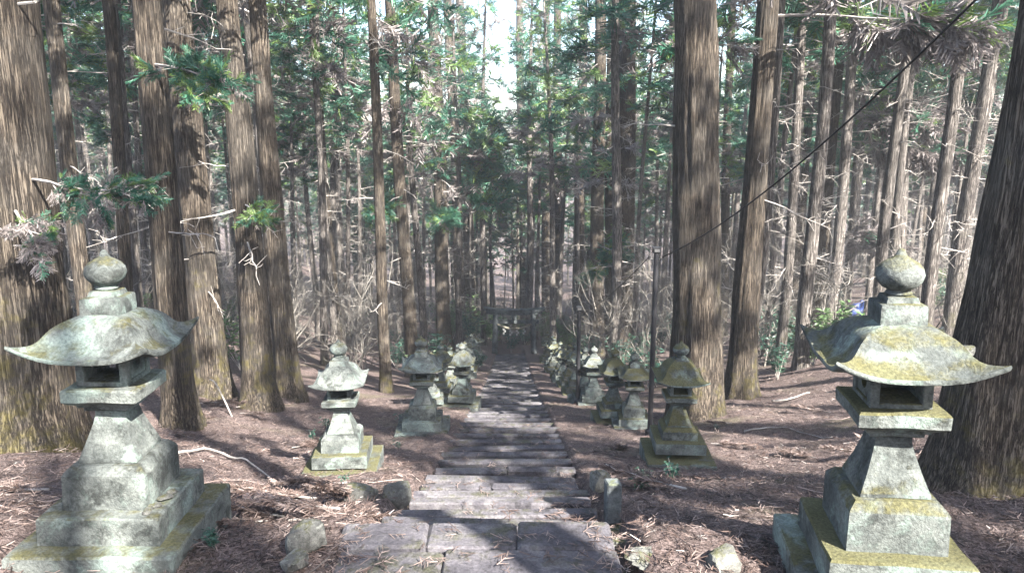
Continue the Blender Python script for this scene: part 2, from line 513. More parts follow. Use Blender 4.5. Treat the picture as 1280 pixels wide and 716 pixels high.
# the landing and the flight that climbs behind the camera
slab_row(-1.16, .68, 4.42, 4.74, .0, .3, 3)
slab_row(-1.2, .70, 3.55, 4.41, -.012, .25, 2, .004)
slab_row(-1.22, .70, 2.75, 3.54, -.010, .25, 3)
for k in range(9):
    slab_row(-1.2, .8, 2.44 - .42 * k, 2.86 - .42 * k, .16 * (k + 1), .34, 3)
o = st.build('stone_stairs', [M['step'], M['tread']]); tag(o, kind='structure')

# ------------------------------------------------------------------ stone lanterns
def square_loft(mb, prof_, m=0, lift=None, nseg=10, wob=0.0):
    """prof_: (half width, z); square rings; lift(hw) raises the corners"""
    ring = []
    for k in range(4):
        for i in range(nseg):
            s = -1 + 2 * i / nseg
            ring.append([(s, -1), (1, s), (-s, 1), (-1, -s)][k])
    ring = np.array(ring); n = len(ring)
    V = []
    for hw, z in prof_:
        c = np.abs(ring).min(1)
        zz = z + (lift(hw) * c ** 3 if lift else 0)
        sc = np.ones(n)
        if lift: sc = 1 + .06 * (c ** 4) * min(1, lift(hw) * 14)
        V.append(np.column_stack([ring[:, 0] * hw * sc, ring[:, 1] * hw * sc, np.broadcast_to(zz, (n,))]))
    V = np.concatenate(V)
    if wob:
        V = V + wob * np.column_stack([vnoise(V[:, 1] * 6 + 9, V[:, 2] * 6, 1), vnoise(V[:, 0] * 6, V[:, 2] * 6 + 4, 2), vnoise(V[:, 0] * 7, V[:, 1] * 7, 3)])
    L = len(prof_)
    Fc = [(i * n + j, i * n + (j + 1) % n, (i + 1) * n + (j + 1) % n, (i + 1) * n + j) for i in range(L - 1) for j in range(n)]
    Fc.append(tuple(range(n - 1, -1, -1))); Fc.append(tuple((L - 1) * n + k for k in range(n)))
    return mb.add(V, Fc, m)


def chamf(prof_, c=.008):
    """round the sharp steps of a profile a little"""
    return prof_


def make_lantern(rw=1.0, rh=1.0, sh=0.0):
    root = empty('stone_lantern', (0, 0, 0))
    z = -0.30
    def part(name, prof_, wob, deg=30, **k):
        m_ = MB(); square_loft(m_, prof_, wob=wob, **k); smooth_by_angle(m_.build(name, M['stone'], root), deg)
    part('lower_plinth', [(.47, z), (.47, .125), (.462, .138), (.05, .138)], .008)
    part('upper_plinth', [(.347, .134), (.345, .292), (.336, .304), (.05, .304)], .006)
    part('pedestal_block', [(.242, .300), (.238, .510), (.230, .526), (.200, .560), (.05, .562)], .004, 18)
    part('shaft', [(.150, .559), (.168, .564), (.168, .582), (.130, .685), (.098, .785), (.088, .83), (.088, .86), (.04, .86)], .004, 18)
    part('light_platform', [(.088, .857), (.11, .862), (.128, .872), (.13, .893), (.15, .897), (.158, .915), (.192, .928), (.212, .945), (.214, 1.008), (.206, 1.019), (.05, 1.022)], .005)
    fb = MB(); z0, z1, h = 1.019, 1.225, .148
    fb.box((0, 0, z0 + .014), (2 * h - .004, 2 * h - .004, .028), 0, .004)
    fb.box((0, 0, z1 - .018), (2 * h - .004, 2 * h - .004, .036), 0, .004)
    for sx in (-1, 1):
        for sy in (-1, 1):
            fb.box((sx * (h - .024), sy * (h - .024), (z0 + z1) / 2), (.048, .048, z1 - z0 - .002), 0, .005)
    fb.box((0.03, h - .03, (z0 + z1) / 2), (2 * h - .15, .03, z1 - z0 - .06), 0, .004)
    for sx in (-1, 1):
        nseg = 28; zc = (z0 + z1) / 2 + .004; hw = h - .045; hh = (z1 - z0) / 2 - .026; r = .044
        V = []
        for xx in (sx * (h - .012), sx * (h - .040)):
            for k in range(nseg):
                t = 2 * PI * k / nseg; c_, s_ = math.cos(t), math.sin(t); q = 1 / max(abs(c_) / hw, abs(s_) / hh)
                V.append((xx, c_ * r, zc + s_ * r)); V.append((xx, c_ * q, zc + s_ * q))
        Fc = []
        for k in range(nseg):
            a0, a1 = 2 * k, 2 * ((k + 1) % nseg); b = 2 * nseg
            Fc += [(a0, a1, a1 + 1, a0 + 1), (b + a0 + 1, b + a1 + 1, b + a1, b + a0), (a0, b + a0, b + a1, a1)]
        fb.add(V, Fc, 0)
    smooth_by_angle(fb.build('fire_box', M['stone'], root), 30)
    def lift(hw): return .095 * max(0, (hw - .16) / .20) ** 2.0
    up = [(.354, 1.232), (.335, 1.238), (.314, 1.247), (.294, 1.259), (.275, 1.276), (.258, 1.300), (.243, 1.329), (.226, 1.358), (.206, 1.383), (.180, 1.404), (.150, 1.420), (.118, 1.430), (.098, 1.435)]
    prof_ = [(.12, 1.222), (.2, 1.215), (.30, 1.205), (.34, 1.203), (.353, 1.208), (.357, 1.219)] + up + [(.02, 1.436)]
    up = [(a_ * rw if a_ > .12 else a_, 1.232 + (z_ - 1.232) * rh) for a_, z_ in up]; prof_ = [(a_ * rw, z_) for a_, z_ in prof_[:6]] + up + [(.02, up[-1][1] + .001)]; dz = up[-1][1] - 1.435
    part('roof', prof_, .0035, 45, lift=lift, nseg=16)
    f = MB()
    square_loft(f, [(.110, 1.428), (.108, 1.520), (.102, 1.528), (.078, 1.532), (.070, 1.560), (.03, 1.565)], wob=.005, nseg=6)
    f.lathe([(.05, 1.555), (.064, 1.572), (.058, 1.582), (.054, 1.590), (.082, 1.605), (.105, 1.632), (.114, 1.662), (.106, 1.695), (.086, 1.720), (.058, 1.738), (.034, 1.752), (.024, 1.766), (.017, 1.784), (.004, 1.794)], 24)
    smooth_by_angle(f.build('finial', M['stone'], root), 40)
    root.children[-1].location.z = dz
    return root


protos = [make_lantern(), make_lantern(.93, 1.42), make_lantern(.9, 1.15)]
used = [False] * 3


def lantern(x, y, sc, rz, label, moss, gdz=0.0, lean=(0, 0), group='stone lanterns lining the stairs', var=None):
    if var is None: var = 0 if not used[0] else random.choice((0, 0, 1, 2))
    o = protos[var] if not used[var] else copy_tree(protos[var])
    used[var] = True
    o.location = (x, y, gz(x, y) + gdz); o.scale = (sc, sc, sc * random.uniform(.97, 1.03)); o.rotation_euler = (lean[0], lean[1], rz)
    tag(o, label, 'stone lantern', group)
    for ch in o.children: ch.color = (max(0, min(1, moss + random.uniform(-.1, .1))), .5, .5, 1)
    return o


LAN = []


def lantern_px(u, v, *a, **k):
    p = at(u, v); LAN.append((p[0], p[1])); return lantern(p[0], p[1], *a, **k)


L1 = lantern_px(162, 678, 1.13, R(2), 'large weathered stone lantern in front of the thick cedar on the left, broad upturned roof', .52, gdz=.03, lean=(0, R(1)))
R1 = lantern_px(1096, 732, 1.13, R(-9), 'large stone lantern in the right foreground, yellow-mossed roof roof with a loose stone on it', .66, gdz=.02, lean=(0, R(-1.5)), var=0)
L2 = lantern_px(430, 585, .97, R(4), 'pale sunlit stone lantern with white roof on a mossy green plinth, left of the stairs', .40, var=2)
for ch in L2.children:
    if 'plinth' in ch.name: ch.color = (.66, .5, .5, 1)
for ch in R1.children:
    if ch.name.startswith(('roof', 'finial')): ch.color = (.60, .5, .5, 1)
R2 = lantern_px(845, 577, 1.0, R(-3), 'dark mossy green stone lantern in front of the thick cedar right of the stairs', .78, var=1)
lantern_px(529, 540, 1.06, R(3), 'second stone lantern behind the pale sunlit one in the left row', .5)
lantern_px(578, 508, .95, R(-4), 'left-row stone lantern just beyond the second one behind the pale sunlit lantern', .5)
lantern_px(791, 533, .90, R(-4), 'stone lantern just left of the taller black lamp post, grey roof over a pale shaft', .55)
lantern_px(766, 527, .90, R(3), 'small stone lantern with a yellow-mossed roof, between the two black lamp posts', .75)
lantern_px(741, 505, .90, R(-2), 'grey stone lantern just right of the shorter black lamp post', .45)
ORD = ['fourth', 'fifth', 'sixth', 'seventh', 'eighth', 'ninth', 'tenth', 'eleventh', 'twelfth']
yr = 19.6
for k in range(9):
    x = 2.05 + random.uniform(-.12, .12)
    lantern(x, yr, .92 * random.uniform(.93, 1.05), R(random.uniform(-8, 8)), 'small far stone lantern, %s from the torii in the right row' % (['first', 'second', 'third', 'fourth', 'fifth', 'sixth', 'seventh', 'eighth', 'ninth'][8 - k]), random.uniform(.45, .75)); LAN.append((x, yr))
    yr += random.uniform(2.5, 3.2)
yl = 18.2
for k in range(9):
    x = -2.05 + random.uniform(-.12, .12)
    lantern(x, yl, .92 * random.uniform(.93, 1.05), R(random.uniform(-8, 8)), 'small far stone lantern, %s from the torii in the left row' % (['first', 'second', 'third', 'fourth', 'fifth', 'sixth', 'seventh', 'eighth', 'ninth'][8 - k]), random.uniform(.45, .75)); LAN.append((x, yl))
    yl += random.uniform(2.6, 3.3)

# ------------------------------------------------------------------ rocks
def rock(name, loc, dims, rz, label, cat, mat='rock', seed=0, flat=False, group=None):
    b = MB(); n = 9
    V = []; Fc = []
    rg = np.random.default_rng(seed)
    # cube sphere cut by random planes -> facetted stone
    import bmesh
    bm = bmesh.new(); bmesh.ops.create_cube(bm, size=2.0); bmesh.ops.subdivide_edges(bm, edges=bm.edges[:], cuts=4, use_grid_fill=True)
    nrm = rg.normal(size=(9, 3)); nrm /= np.linalg.norm(nrm, axis=1)[:, None]; off = rg.uniform(.78, 1.1, 9)
    for v in bm.verts:
        p = np.array(v.co); p = p * (1 - .25 * (np.linalg.norm(p) - 1))
        for q, o_ in zip(nrm, off):
            d = p @ q - o_
            if d > 0: p = p - q * d
        p = p + .035 * rg.normal(size=3)
        v.co = p * np.array(dims) / 2
    me = bpy.data.meshes.new(name); bm.to_mesh(me); bm.free(); me.materials.append(M[mat])
    o = bpy.data.objects.new(name, me); COL.objects.link(o); o.location = loc; o.rotation_euler = (rg.uniform(-.1, .1), rg.uniform(-.1, .1), rz)
    me.polygons.foreach_set('use_smooth', np.ones(len(me.polygons), bool)); me.set_sharp_from_angle(angle=R(28))
    return tag(o, label, cat, group)


def rock_px(u, v, dims, rz, label, seed, up=.35, **k):
    p = at(u, v); return rock('rough_stone', (p[0], p[1], gz(p[0], p[1]) + dims[2] * up), dims, rz, label, 'stone', seed=seed, **k)


rock_px(382, 688, (.26, .22, .24), .5, 'angular pale boulder at the left corner of the landing', 2, .3)
rock_px(370, 712, (.17, .13, .10), 1.1, 'small flat stone lying below the angular pale boulder at the landing corner', 3)
rock_px(497, 632, (.26, .2, .26), .2, 'mossy upright stone at the left end of the first step', 5, .35)
rock_px(452, 628, (.3, .2, .16), -.2, 'low half-buried stone between the landing and the pale sunlit lantern', 6)
rock_px(803, 700, (.26, .2, .1), -.6, 'flat tilted dark slab at the right corner of the landing', 8)
rock_px(770, 664, (.22, .18, .10), -.4, 'thin pale stone flake beside the square stone post', 9)
rock_px(772, 690, (.16, .16, .16), .3, 'rounded stone wedged against the right edge of the landing', 12)
rock('rough_stone', (.86, 6.7, -.62), (.18, .18, .22), .3, 'blue-white lichen covered boulder at the right end of the steps', 'stone', seed=14)
rock_px(905, 706, (.2, .18, .14), .3, 'small dark stone beside the plinth of the right foreground lantern', 18)
# square stone post right of the steps
p = at(735, 643)
pm = MB(); pm.box((0, 0, .01), (.12, .12, .34), 0, .012, None, .004)
o = pm.build('stone_post', M['torii']); o.location = (.80, 5.42, -.20); o.rotation_euler = (0, 0, .12)
tag(o, 'short square dark stone post standing at the right end of the first step', 'post')
# loose stone on the roof of the right lantern, pebbles on the plinth of the left one
bpy.context.view_layer.update()
q = R1.matrix_world @ Vector((.25, -.17, 1.325))
rock('rough_stone', q, (.13, .09, .055), .4, 'loose grey stone lying on the roof of the right foreground lantern', 'stone', seed=21)
for k, (dx, dy, s) in enumerate(((.27, -.20, .06), (.285, -.10, .07), (.30, -.02, .05), (.26, -.27, .05))):
    q = L1.matrix_world @ Vector((dx, dy, .306 + .008))
    rock('pebble', q, (s * 1.5, s, .025), .6 + k * .3, ('flat grey pebble laid on the plinth of the left foreground lantern'), 'pebble', seed=30 + k, group='pebbles on the left lantern plinth')

# ------------------------------------------------------------------ foliage builders
def frond_template(nsh, L=1.0, w=.05, spread=.9, cross=False, seed=0, curve=.15, tip=.25):
    rg = np.random.default_rng(seed); Q = []
    def strip(a, b, w0, nrm):
        d = b - a; s = np.cross(d, nrm); s /= np.linalg.norm(s) + 1e-9
        Q.append([a - s * w0 * .5, a + s * w0 * .5, b + s * w0 * tip, b - s * w0 * tip])
    ax = lambda t: np.array([t * L, 0, curve * L * t * t])
    up = np.array([0, 0, 1.])
    strip(ax(0), ax(.55), w, up); strip(ax(.5), ax(1.0), w, np.array([0, 1., .2]))
    for k in range(nsh):
        t = .1 + .85 * k / nsh; sd = 1 if k % 2 else -1
        l = L * (.55 - .33 * t) * rg.uniform(.7, 1.2); an = spread * rg.uniform(.65, 1.15)
        b = ax(t) + l * np.array([math.cos(an), sd * math.sin(an), rg.uniform(-.35, .35)])
        strip(ax(t), b, w * rg.uniform(.8, 1.2), up + rg.normal(size=3) * .6)
        if cross: strip(ax(t) * .7 + b * .3, b + rg.normal(size=3) * .02, w * .9, np.array([0, .9, .3]) + rg.normal(size=3) * .4)
    return np.array(Q)


def place_fronds(T, O, D, s, rg, roll=.6):
    """T (q,4,3), O (n,3), D (n,3)"""
    n = len(O); D = D / (np.linalg.norm(D, axis=1)[:, None] + 1e-9)
    up = np.tile(np.array([0, 0, 1.]), (n, 1)) + rg.normal(size=(n, 3)) * roll
    side = np.cross(up, D); side /= np.linalg.norm(side, axis=1)[:, None] + 1e-9
    up = np.cross(D, side)
    B = np.stack([D, side, up], 1) * np.asarray(s).reshape(-1, 1, 1)      # (n,3,3)
    return (np.einsum('qkc,ncd->nqkd', T, B) + O[:, None, None, :])


FAR_T = [frond_template(16, w=.062, seed=k, spread=.85) for k in range(3)]
NEAR_T = [frond_template(22, w=.042, seed=10 + k, spread=.75, cross=True) for k in range(3)]
LEAFM = [M['twig'], M['leaf'], M['leaf_y'], M['dead']]


def branch_path(p0, az, L, rise, droop, n=7, rg=RNG, wob=.06):
    t = np.linspace(0, 1, n)
    r = L * t; zz = rise * L * t - droop * L * t ** 2 + .35 * droop * L * t ** 4
    off = np.cumsum(rg.normal(size=(n, 2)) * wob * L / n ** .5, axis=0) * (t[:, None])
    return np.column_stack([p0[0] + r * math.cos(az) - off[:, 0] * math.sin(az), p0[1] + r * math.sin(az) + off[:, 0] * math.cos(az), p0[2] + zz + off[:, 1] * .5])


def crown_mesh(seed, H, hb, Rm, nb, fper, fs=.55, dead_frac=.28, yel=.12, templates=FAR_T, limb=.022):
    rg = np.random.default_rng(seed); b = MB()
    for k in range(nb):
        t = (k + rg.uniform(0, 1)) / nb
        t = t ** 1.12
        h = hb + (H - hb) * t
        L = Rm * (max(.08, (1 - t)) ** .62) * rg.uniform(.6, 1.15) * (1 if t > .12 else rg.uniform(.5, .95))
        az = rg.uniform(0, 2 * PI)
        path = branch_path((0, 0, h), az, L, rg.uniform(-.05, .35), rg.uniform(.15, .6), 7, rg)
        b.tube(path, np.linspace(limb * (.5 + L / Rm), .004, 7), 3, 0, False)
        dead = rg.uniform() < (dead_frac * 2.4 if t < .25 else dead_frac * .35)
        if dead and rg.uniform() < .35:
            for q in range(int(5 * L)):
                s0 = rg.uniform(.2, .95) * 6; i = int(s0); c = path[i] + (path[min(i + 1, 6)] - path[i]) * (s0 - i)
                d = rg.normal(size=3) * np.array([1, 1, .6]); d /= np.linalg.norm(d); l = rg.uniform(.2, .6)
                b.tube([c, c + d * l * .5, c + d * l + np.array([0, 0, -.1 * l])], [.007, .005, .003], 3, 0, False)
            continue
        nf = max(3, int(fper * L / Rm))
        s0 = rg.uniform(.22, 1, nf) ** .8 * 5.98; i = np.minimum(s0.astype(int), 5)
        c = path[i] + (path[i + 1] - path[i]) * (s0 - i)[:, None]
        tan = path[i + 1] - path[i]; tan /= np.linalg.norm(tan, axis=1)[:, None]
        D = tan * .75 + rg.normal(size=(nf, 3)) * np.array([.75, .75, .4]) + np.array([0, 0, -.28 if dead else -.02])
        O = c + rg.normal(size=(nf, 3)) * .07
        mid = 3 if dead else (2 if rg.uniform() < yel else 1)
        for tt in range(len(templates)):
            sel = np.arange(nf) % len(templates) == tt
            if not sel.any(): continue
            Qd = place_fronds(templates[tt], O[sel], D[sel], fs * rg.uniform(.65, 1.25, sel.sum()), rg)
            mm = np.full(sel.sum(), mid)
            if not dead:
                ch = rg.uniform(size=sel.sum()); mm[ch < .10] = 3; mm[(ch > .9) & (mm == 1)] = 2
            b.quads(Qd.reshape(-1, 4, 3), np.repeat(mm, len(templates[tt])))
    return b


def dead_limbs_mesh(seed, z0, z1, n, Lm, r=.014, b=None):
    rg = np.random.default_rng(seed); b = b or MB()
    for k in range(n):
        h = rg.uniform(z0, z1); az = rg.uniform(0, 2 * PI); L = Lm * rg.uniform(.35, 1.1)
        path = branch_path((0, 0, h), az, L, rg.uniform(-.25, .35), rg.uniform(-.2, .55), 6, rg, .12)
        b.tube(path, np.linspace(r * rg.uniform(.7, 1.4), .004, 6), 4, 0, False)
        for q in range(int(3 + 5 * L)):
            s0 = rg.uniform(.25, .98) * 5; i = int(s0); c = path[i] + (path[min(i + 1, 5)] - path[i]) * (s0 - i)
            d = rg.normal(size=3) + np.array([math.cos(az), math.sin(az), -.1]); d /= np.linalg.norm(d); l = rg.uniform(.12, .5)
            b.tube([c, c + d * l * .5 + rg.normal(size=3) * .03, c + d * l + rg.normal(size=3) * .05], [.006, .0045, .003], 3, 0, False)
    return b


def trunk_mesh(seed, hs, rs, seg=40, rings=70, flare=.5, wob=.03, ridge=.02, lean=(0, 0), lobes=5):
    """hs/rs knots of height and radius"""
    rg = np.random.default_rng(seed)
    H = hs[-1]
    t = np.linspace(0, 1, rings) ** 1.7; h = -0.5 + (H + .5) * t
    r = np.interp(h, hs, rs)
    hp = np.maximum(h, 0)
    th = np.linspace(0, 2 * PI, seg, endpoint=False)
    ph = rg.uniform(0, 6.28, 4)
    fl = flare * np.exp(-hp / (.9 * rs[0] + .12))
    lob = np.cos(lobes * th[None, :] + ph[0] + .5 * np.sin(2 * th + ph[1])[None, :]) * (.5 * np.exp(-hp / (1.6 * rs[0] + .15)))[:, None] * flare * .55
    rd = vnoise(np.tile(th * 8 / PI * 2.0, (rings, 1)) + seed * 7, h[:, None] * .7 + np.zeros((1, seg)), seed) * ridge + vnoise(np.tile(th * 3, (rings, 1)) + seed, h[:, None] * .8 + np.zeros((1, seg)), seed + 3) * ridge * 1.2
    rr = r[:, None] * (1 + fl[:, None] + lob + rd)
    cx = lean[0] * h + wob * np.sin(h * .33 + ph[2]) * np.minimum(1, hp / 3)
    cy = lean[1] * h + wob * np.sin(h * .27 + ph[3]) * np.minimum(1, hp / 3)
    V = np.stack([cx[:, None] + rr * np.cos(th), cy[:, None] + rr * np.sin(th), h[:, None] + np.zeros((1, seg))], -1)
    b = MB(); i = np.arange(rings - 1)[:, None]; j = np.arange(seg)[None, :]
    q = np.stack([i * seg + j, i * seg + (j + 1) % seg, (i + 1) * seg + (j + 1) % seg, (i + 1) * seg + j], -1).reshape(-1, 4)
    b.v.append(V.reshape(-1, 3)); b.f.append(q); b.m.append(np.zeros(len(q))); b.n = rings * seg
    return b


def mesh_only(b, name, mats, smooth=False):
    o = b.build(name, mats, smooth=smooth); me = o.data
    bpy.data.objects.remove(o); return me


CR_N = 5
CROWN_BG = [mesh_only(dead_limbs_mesh(300 + k, 2.0, 11, 22, 1.2, .014, crown_mesh(100 + k, 21, 9.6 + .8 * (k % 3), 1.9, 46, 19, .66, .2, .22)), 'cedar_crown', LEAFM) for k in range(CR_N)]
CROWN_HERO = [mesh_only(crown_mesh(200 + k, 25, 9.5, 3.2, 46, 17, .75, .22, .10), 'cedar_crown_large', LEAFM) for k in range(4)]
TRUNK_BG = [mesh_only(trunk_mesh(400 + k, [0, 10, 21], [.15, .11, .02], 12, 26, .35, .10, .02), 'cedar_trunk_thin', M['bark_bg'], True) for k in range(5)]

# ------------------------------------------------------------------ hero cedars
HERO = []


def hero(u, v, w0, ut, w1, label, seed, H=25., crown=True, limbs=5, v_ref=None, flare=.45, rz=None, vt=0, crown_sc=1.0, base=None):
    p = at(u, v) if base is None else np.array(base, float)
    p = np.array([p[0], p[1], gz(p[0], p[1])])
    r0 = .91 * w0 / 2 * depth(p) / F
    d = ray(ut, vt); k = p[1] / d[1]; top = CAM + d * k
    h1 = top[2] - p[2]; lean = (top[0] - p[0]) / h1
    r1 = .91 * w1 / 2 * depth(top) / F
    H = max(H, h1 + 6)
    root = empty('cedar_tree', p); tag(root, label, 'tree')
    big = r0 > .3
    near = depth(p) < 22
    b = trunk_mesh(seed, [0, h1, H], [r0, r1, .03], 120 if near else 24, 100 if near else 36, flare, .05, .055 if near else .025, (lean, 0))
    tr = b.build('trunk', M['bark'], root, smooth=True)
    if crown:
        s = crown_sc * (1.0 if big else .8)
        c = inst(CROWN_HERO[seed % 4], 'crown', root)
        c.rotation_euler = (0, math.atan(lean), 0); c.rotation_euler.rotate_axis('Z', random.uniform(0, 6.28))
        zs_ = max(.55, (H / 25.0)); c.scale = (s, s, zs_)
    rg = np.random.default_rng(seed + 900)
    for q in range(limbs):
        hh = rg.uniform(2.2, min(h1 + 1, 10)); az = rg.uniform(0, 2 * PI); L = rg.uniform(.6, 1.9)
        bb = MB(); c0 = (lean * hh, 0, hh)
        path = branch_path(c0, az, L + r1, rg.uniform(-.25, .3), rg.uniform(-.15, .5), 8, rg, .14)
        bb.tube(path, np.linspace(rg.uniform(.014, .026), .004, 8), 5, 0, False)
        for z_ in range(int(3 + 4 * L)):
            s0 = rg.uniform(.35, .98) * 7; i = int(s0); c = path[i] + (path[min(i + 1, 7)] - path[i]) * (s0 - i)
            dd = rg.normal(size=3) + np.array([math.cos(az), math.sin(az), -.1]); dd /= np.linalg.norm(dd); l = rg.uniform(.12, .45)
            bb.tube([c, c + dd * l * .5 + rg.normal(size=3) * .03, c + dd * l + rg.normal(size=3) * .05], [.007, .005, .003], 4, 0, False)
        bb.build('branch', M['twig'], root)
    HERO.append((p[0], p[1], r0)); return root, p, lean


def bough(root, p, lean, hh, az, L, rise, droop, palette, fs, nf, seed, near=True, r=.022):
    """a leafy branch of a cedar: own part"""
    rg = np.random.default_rng(seed); b = MB()
    path = branch_path((lean * hh, 0, hh), az, L, rise, droop, 9, rg, .08)
    b.tube(path, np.linspace(r, .005, 9), 5, 0, False)
    T = NEAR_T if near else FAR_T
    tips = []
    for k in range(int(7 * L)):
        s0 = rg.uniform(.35, .99) * 8; i = min(int(s0), 7); c = path[i] + (path[i + 1] - path[i]) * (s0 - i)
        d = rg.normal(size=3) * np.array([.7, .7, .35]) + np.array([math.cos(az), math.sin(az), -.15]); d /= np.linalg.norm(d); l = rg.uniform(.15, .5) * min(1, L / 2 + .3)
        b.tube([c, c + d * l * .5, c + d * l + np.array([0, 0, -.05])], [.007, .005, .003], 3, 0, False); tips.append((c, d, l))
    mm_all = []
    O = []; D = []; mm = []
    for k in range(nf):
        c, d, l = tips[rg.integers(len(tips))]
        O.append(c + d * l * rg.uniform(.3, 1) + rg.normal(size=3) * .03); D.append(d + rg.normal(size=3) * .55 + np.array([0, 0, -.15])); mm.append(rg.choice([1, 2, 3], p=palette))
    O = np.array(O); D = np.array(D); mm = np.array(mm); D[mm == 3] += np.array([0, 0, -.7])
    for tt in range(3):
        sel = np.arange(nf) % 3 == tt
        Qd = place_fronds(T[tt], O[sel], D[sel], fs * rg.uniform(.6, 1.25, sel.sum()), rg)
        b.quads(Qd.reshape(-1, 4, 3), np.repeat(mm[sel], len(T[tt])))
    return b.build('leafy_branch', LEAFM, root)


T1 = hero(40, 560, 112, -8, 92, 'huge thick cedar behind the left foreground lantern, sunlit yellowish patch on its trunk', 1, 27, limbs=3, flare=.35)
T2 = hero(228, 532, 42, 178, 38, 'grey-brown straight cedar just right of the left foreground lantern', 2)
T3 = hero(270, 496, 44, 217, 36, 'dark shaded cedar between the grey-brown and the bright sunlit trunks at left', 3)
T4 = hero(326, 510, 42, 281, 28, 'bright sunlit pale cedar trunk with a reddish foot, left of the stairs', 4)
T5 = hero(362, 497, 32, 322, 22, 'dark mossy cedar immediately right of the bright sunlit trunk', 5)
T6 = hero(424, 446, 13, 389, 10, 'thin dark crooked cedar behind the pale-roofed left lantern', 6, limbs=7)
T7 = hero(483, 490, 16, 463, 12, 'slim pale straight cedar right of the pale-roofed left lantern', 7)
T8 = hero(517, 472, 18, 486, 14, 'slim dark cedar with yellow-mossed lower trunk, left edge of the stairs', 8, limbs=9)
T9 = hero(556, 440, 20, 542, 15, 'dark straight cedar left of the stairs, third slim trunk from the bright sunlit one', 9, limbs=9)
T10 = hero(165, 470, 17, 133, 15, 'narrow dark cedar seen between the huge left cedar and the grey-brown one', 10)
T11 = hero(118, 470, 22, 62, 20, 'dark cedar half hidden directly behind the huge left cedar', 11)
T20 = hero(868, 522, 66, 871, 56, 'massive straight cedar behind the mossy lantern right of the stairs', 12, 27, limbs=3, flare=.3)
T21 = hero(926, 497, 38, 957, 27, 'leaning cedar with sunlit patches right of the massive straight one', 13)
T22 = hero(776, 452, 32, 784, 25, 'thick cedar beside the top of the taller black lamp post, sunlit upper trunk', 14, limbs=7)
T23 = hero(746, 446, 20, 750, 15, 'dark cedar just left of the thick one by the taller lamp post', 15, limbs=7)
T23b = hero(761, 440, 15, 765, 12, 'thin dark cedar squeezed between two thicker trunks near the lamp posts', 16)
T24 = hero(697, 415, 13, 697, 10, 'slim cedar right of the torii, nearer the right lanterns', 17, limbs=8)
T24b = hero(682, 412, 12, 684, 9, 'slim cedar right of the torii, nearest to its right pillar', 18, limbs=8)
T25 = hero(1018, 425, 22, 1052, 20, 'grey leaning cedar beyond the teal leafy shrub at right', 19)
T26 = hero(988, 405, 15, 1024, 13, 'dark leaning cedar just left of the grey leaning one at right', 20)
T27 = hero(1145, 352, 15, 1180, 13, 'dark leaning cedar above the right foreground lantern, left of a pair', 21, limbs=2)
T28 = hero(1160, 352, 13, 1196, 11, 'dark leaning cedar above the right foreground lantern, right of a pair', 22, limbs=2)
T29 = hero(1199, 345, 14, 1246, 12, 'slim cedar left of the big right edge trunk with a sunlit stretch', 23)
T30 = hero(1212, 335, 16, 1256, 14, 'slim dark cedar nearest the big trunk at the right edge', 24)
T31 = hero(1228, 612, 128, 1335, 116, 'huge dark cedar at the right edge behind the right foreground lantern', 25, 27, limbs=1, flare=.3)
T32 = hero(902, 420, 13, 915, 10, 'thin cedar in the gap between the massive straight cedar and the leaning one', 26)
T33 = hero(652, 398, 13, 650, 10, 'dark cedar standing just behind the torii', 27, limbs=8)
T34 = hero(590, 412, 15, 574, 12, 'dark cedar left of the torii at the foot of the slope', 28, limbs=8)
T35 = hero(578, 425, 14, 560, 12, 'brown cedar between the left lantern row and the forest near the torii', 29, limbs=8)
T36 = hero(722, 425, 14, 729, 11, 'straight cedar behind the shorter black lamp post', 30, limbs=8)

# leafy low branches of named trees
bough(*T1, 3.3, R(-25), 2.2, .02, .12, [.62, .12, .26], .16, 260, 41)
bough(*T1, 3.0, R(-50), 1.7, .0, .25, [.15, .05, .80], .16, 180, 42)
bough(*T1, 3.5, R(-100), 1.0, .0, .1, [.75, .2, .05], .16, 80, 43)
bough(*T4, 4.3, R(-60), 1.3, .05, .3, [.3, .6, .1], .2, 120, 44)
bough(*T22, 6.5, R(-130), 2.6, -.25, .55, [.55, .35, .10], .6, 120, 45)
bough(*T22, 7.5, R(-100), 2.2, -.3, .6, [.6, .3, .10], .6, 90, 46)
bough(*T21, 9.0, R(-12), 4.0, .06, .16, [.08, .10, .82], .8, 170, 47, r=.04)
bough(*T21, 8.4, R(-160), 2.4, .0, .2, [.3, .1, .6], .6, 90, 48)
bough(*T25, 9.0, R(-30), 5.0, .04, .16, [.22, .05, .73], 1.0, 190, 49, r=.04)
bough(*T25, 10.2, R(-60), 4.6, .02, .2, [.25, .05, .7], 1.0, 170, 50, r=.04)
bough(*T25, 5.2, R(-40), 3.0, .0, .3, [.1, .0, .9], .8, 110, 51, r=.03)
bough(*T29, 8.6, R(-110), 5.0, .03, .2, [.2, .05, .75], 1.1, 190, 57, r=.04)
bough(*T30, 9.4, R(-140), 5.5, .03, .2, [.3, .05, .65], 1.1, 200, 58, r=.04)
bough(*T25, 11.0, R(-5), 5.0, .03, .2, [.3, .05, .65], 1.1, 200, 59, r=.04)
bough(*T28, 8.0, R(-150), 4.5, .0, .2, [.3, .05, .65], 1.0, 150, 52, r=.04)
bough(*T2, 6.0, R(-40), 2.0, .0, .3, [.6, .2, .2], .26, 190, 53)
bough(*T3, 6.8, R(-60), 2.4, .05, .35, [.5, .35, .15], .28, 190, 54)
bough(*T8, 7.5, R(-110), 2.6, .05, .35, [.75, .15, .1], .36, 220, 55)
bough(*T9, 9.3, R(-80), 3.2, .05, .35, [.75, .15, .1], .8, 140, 56)

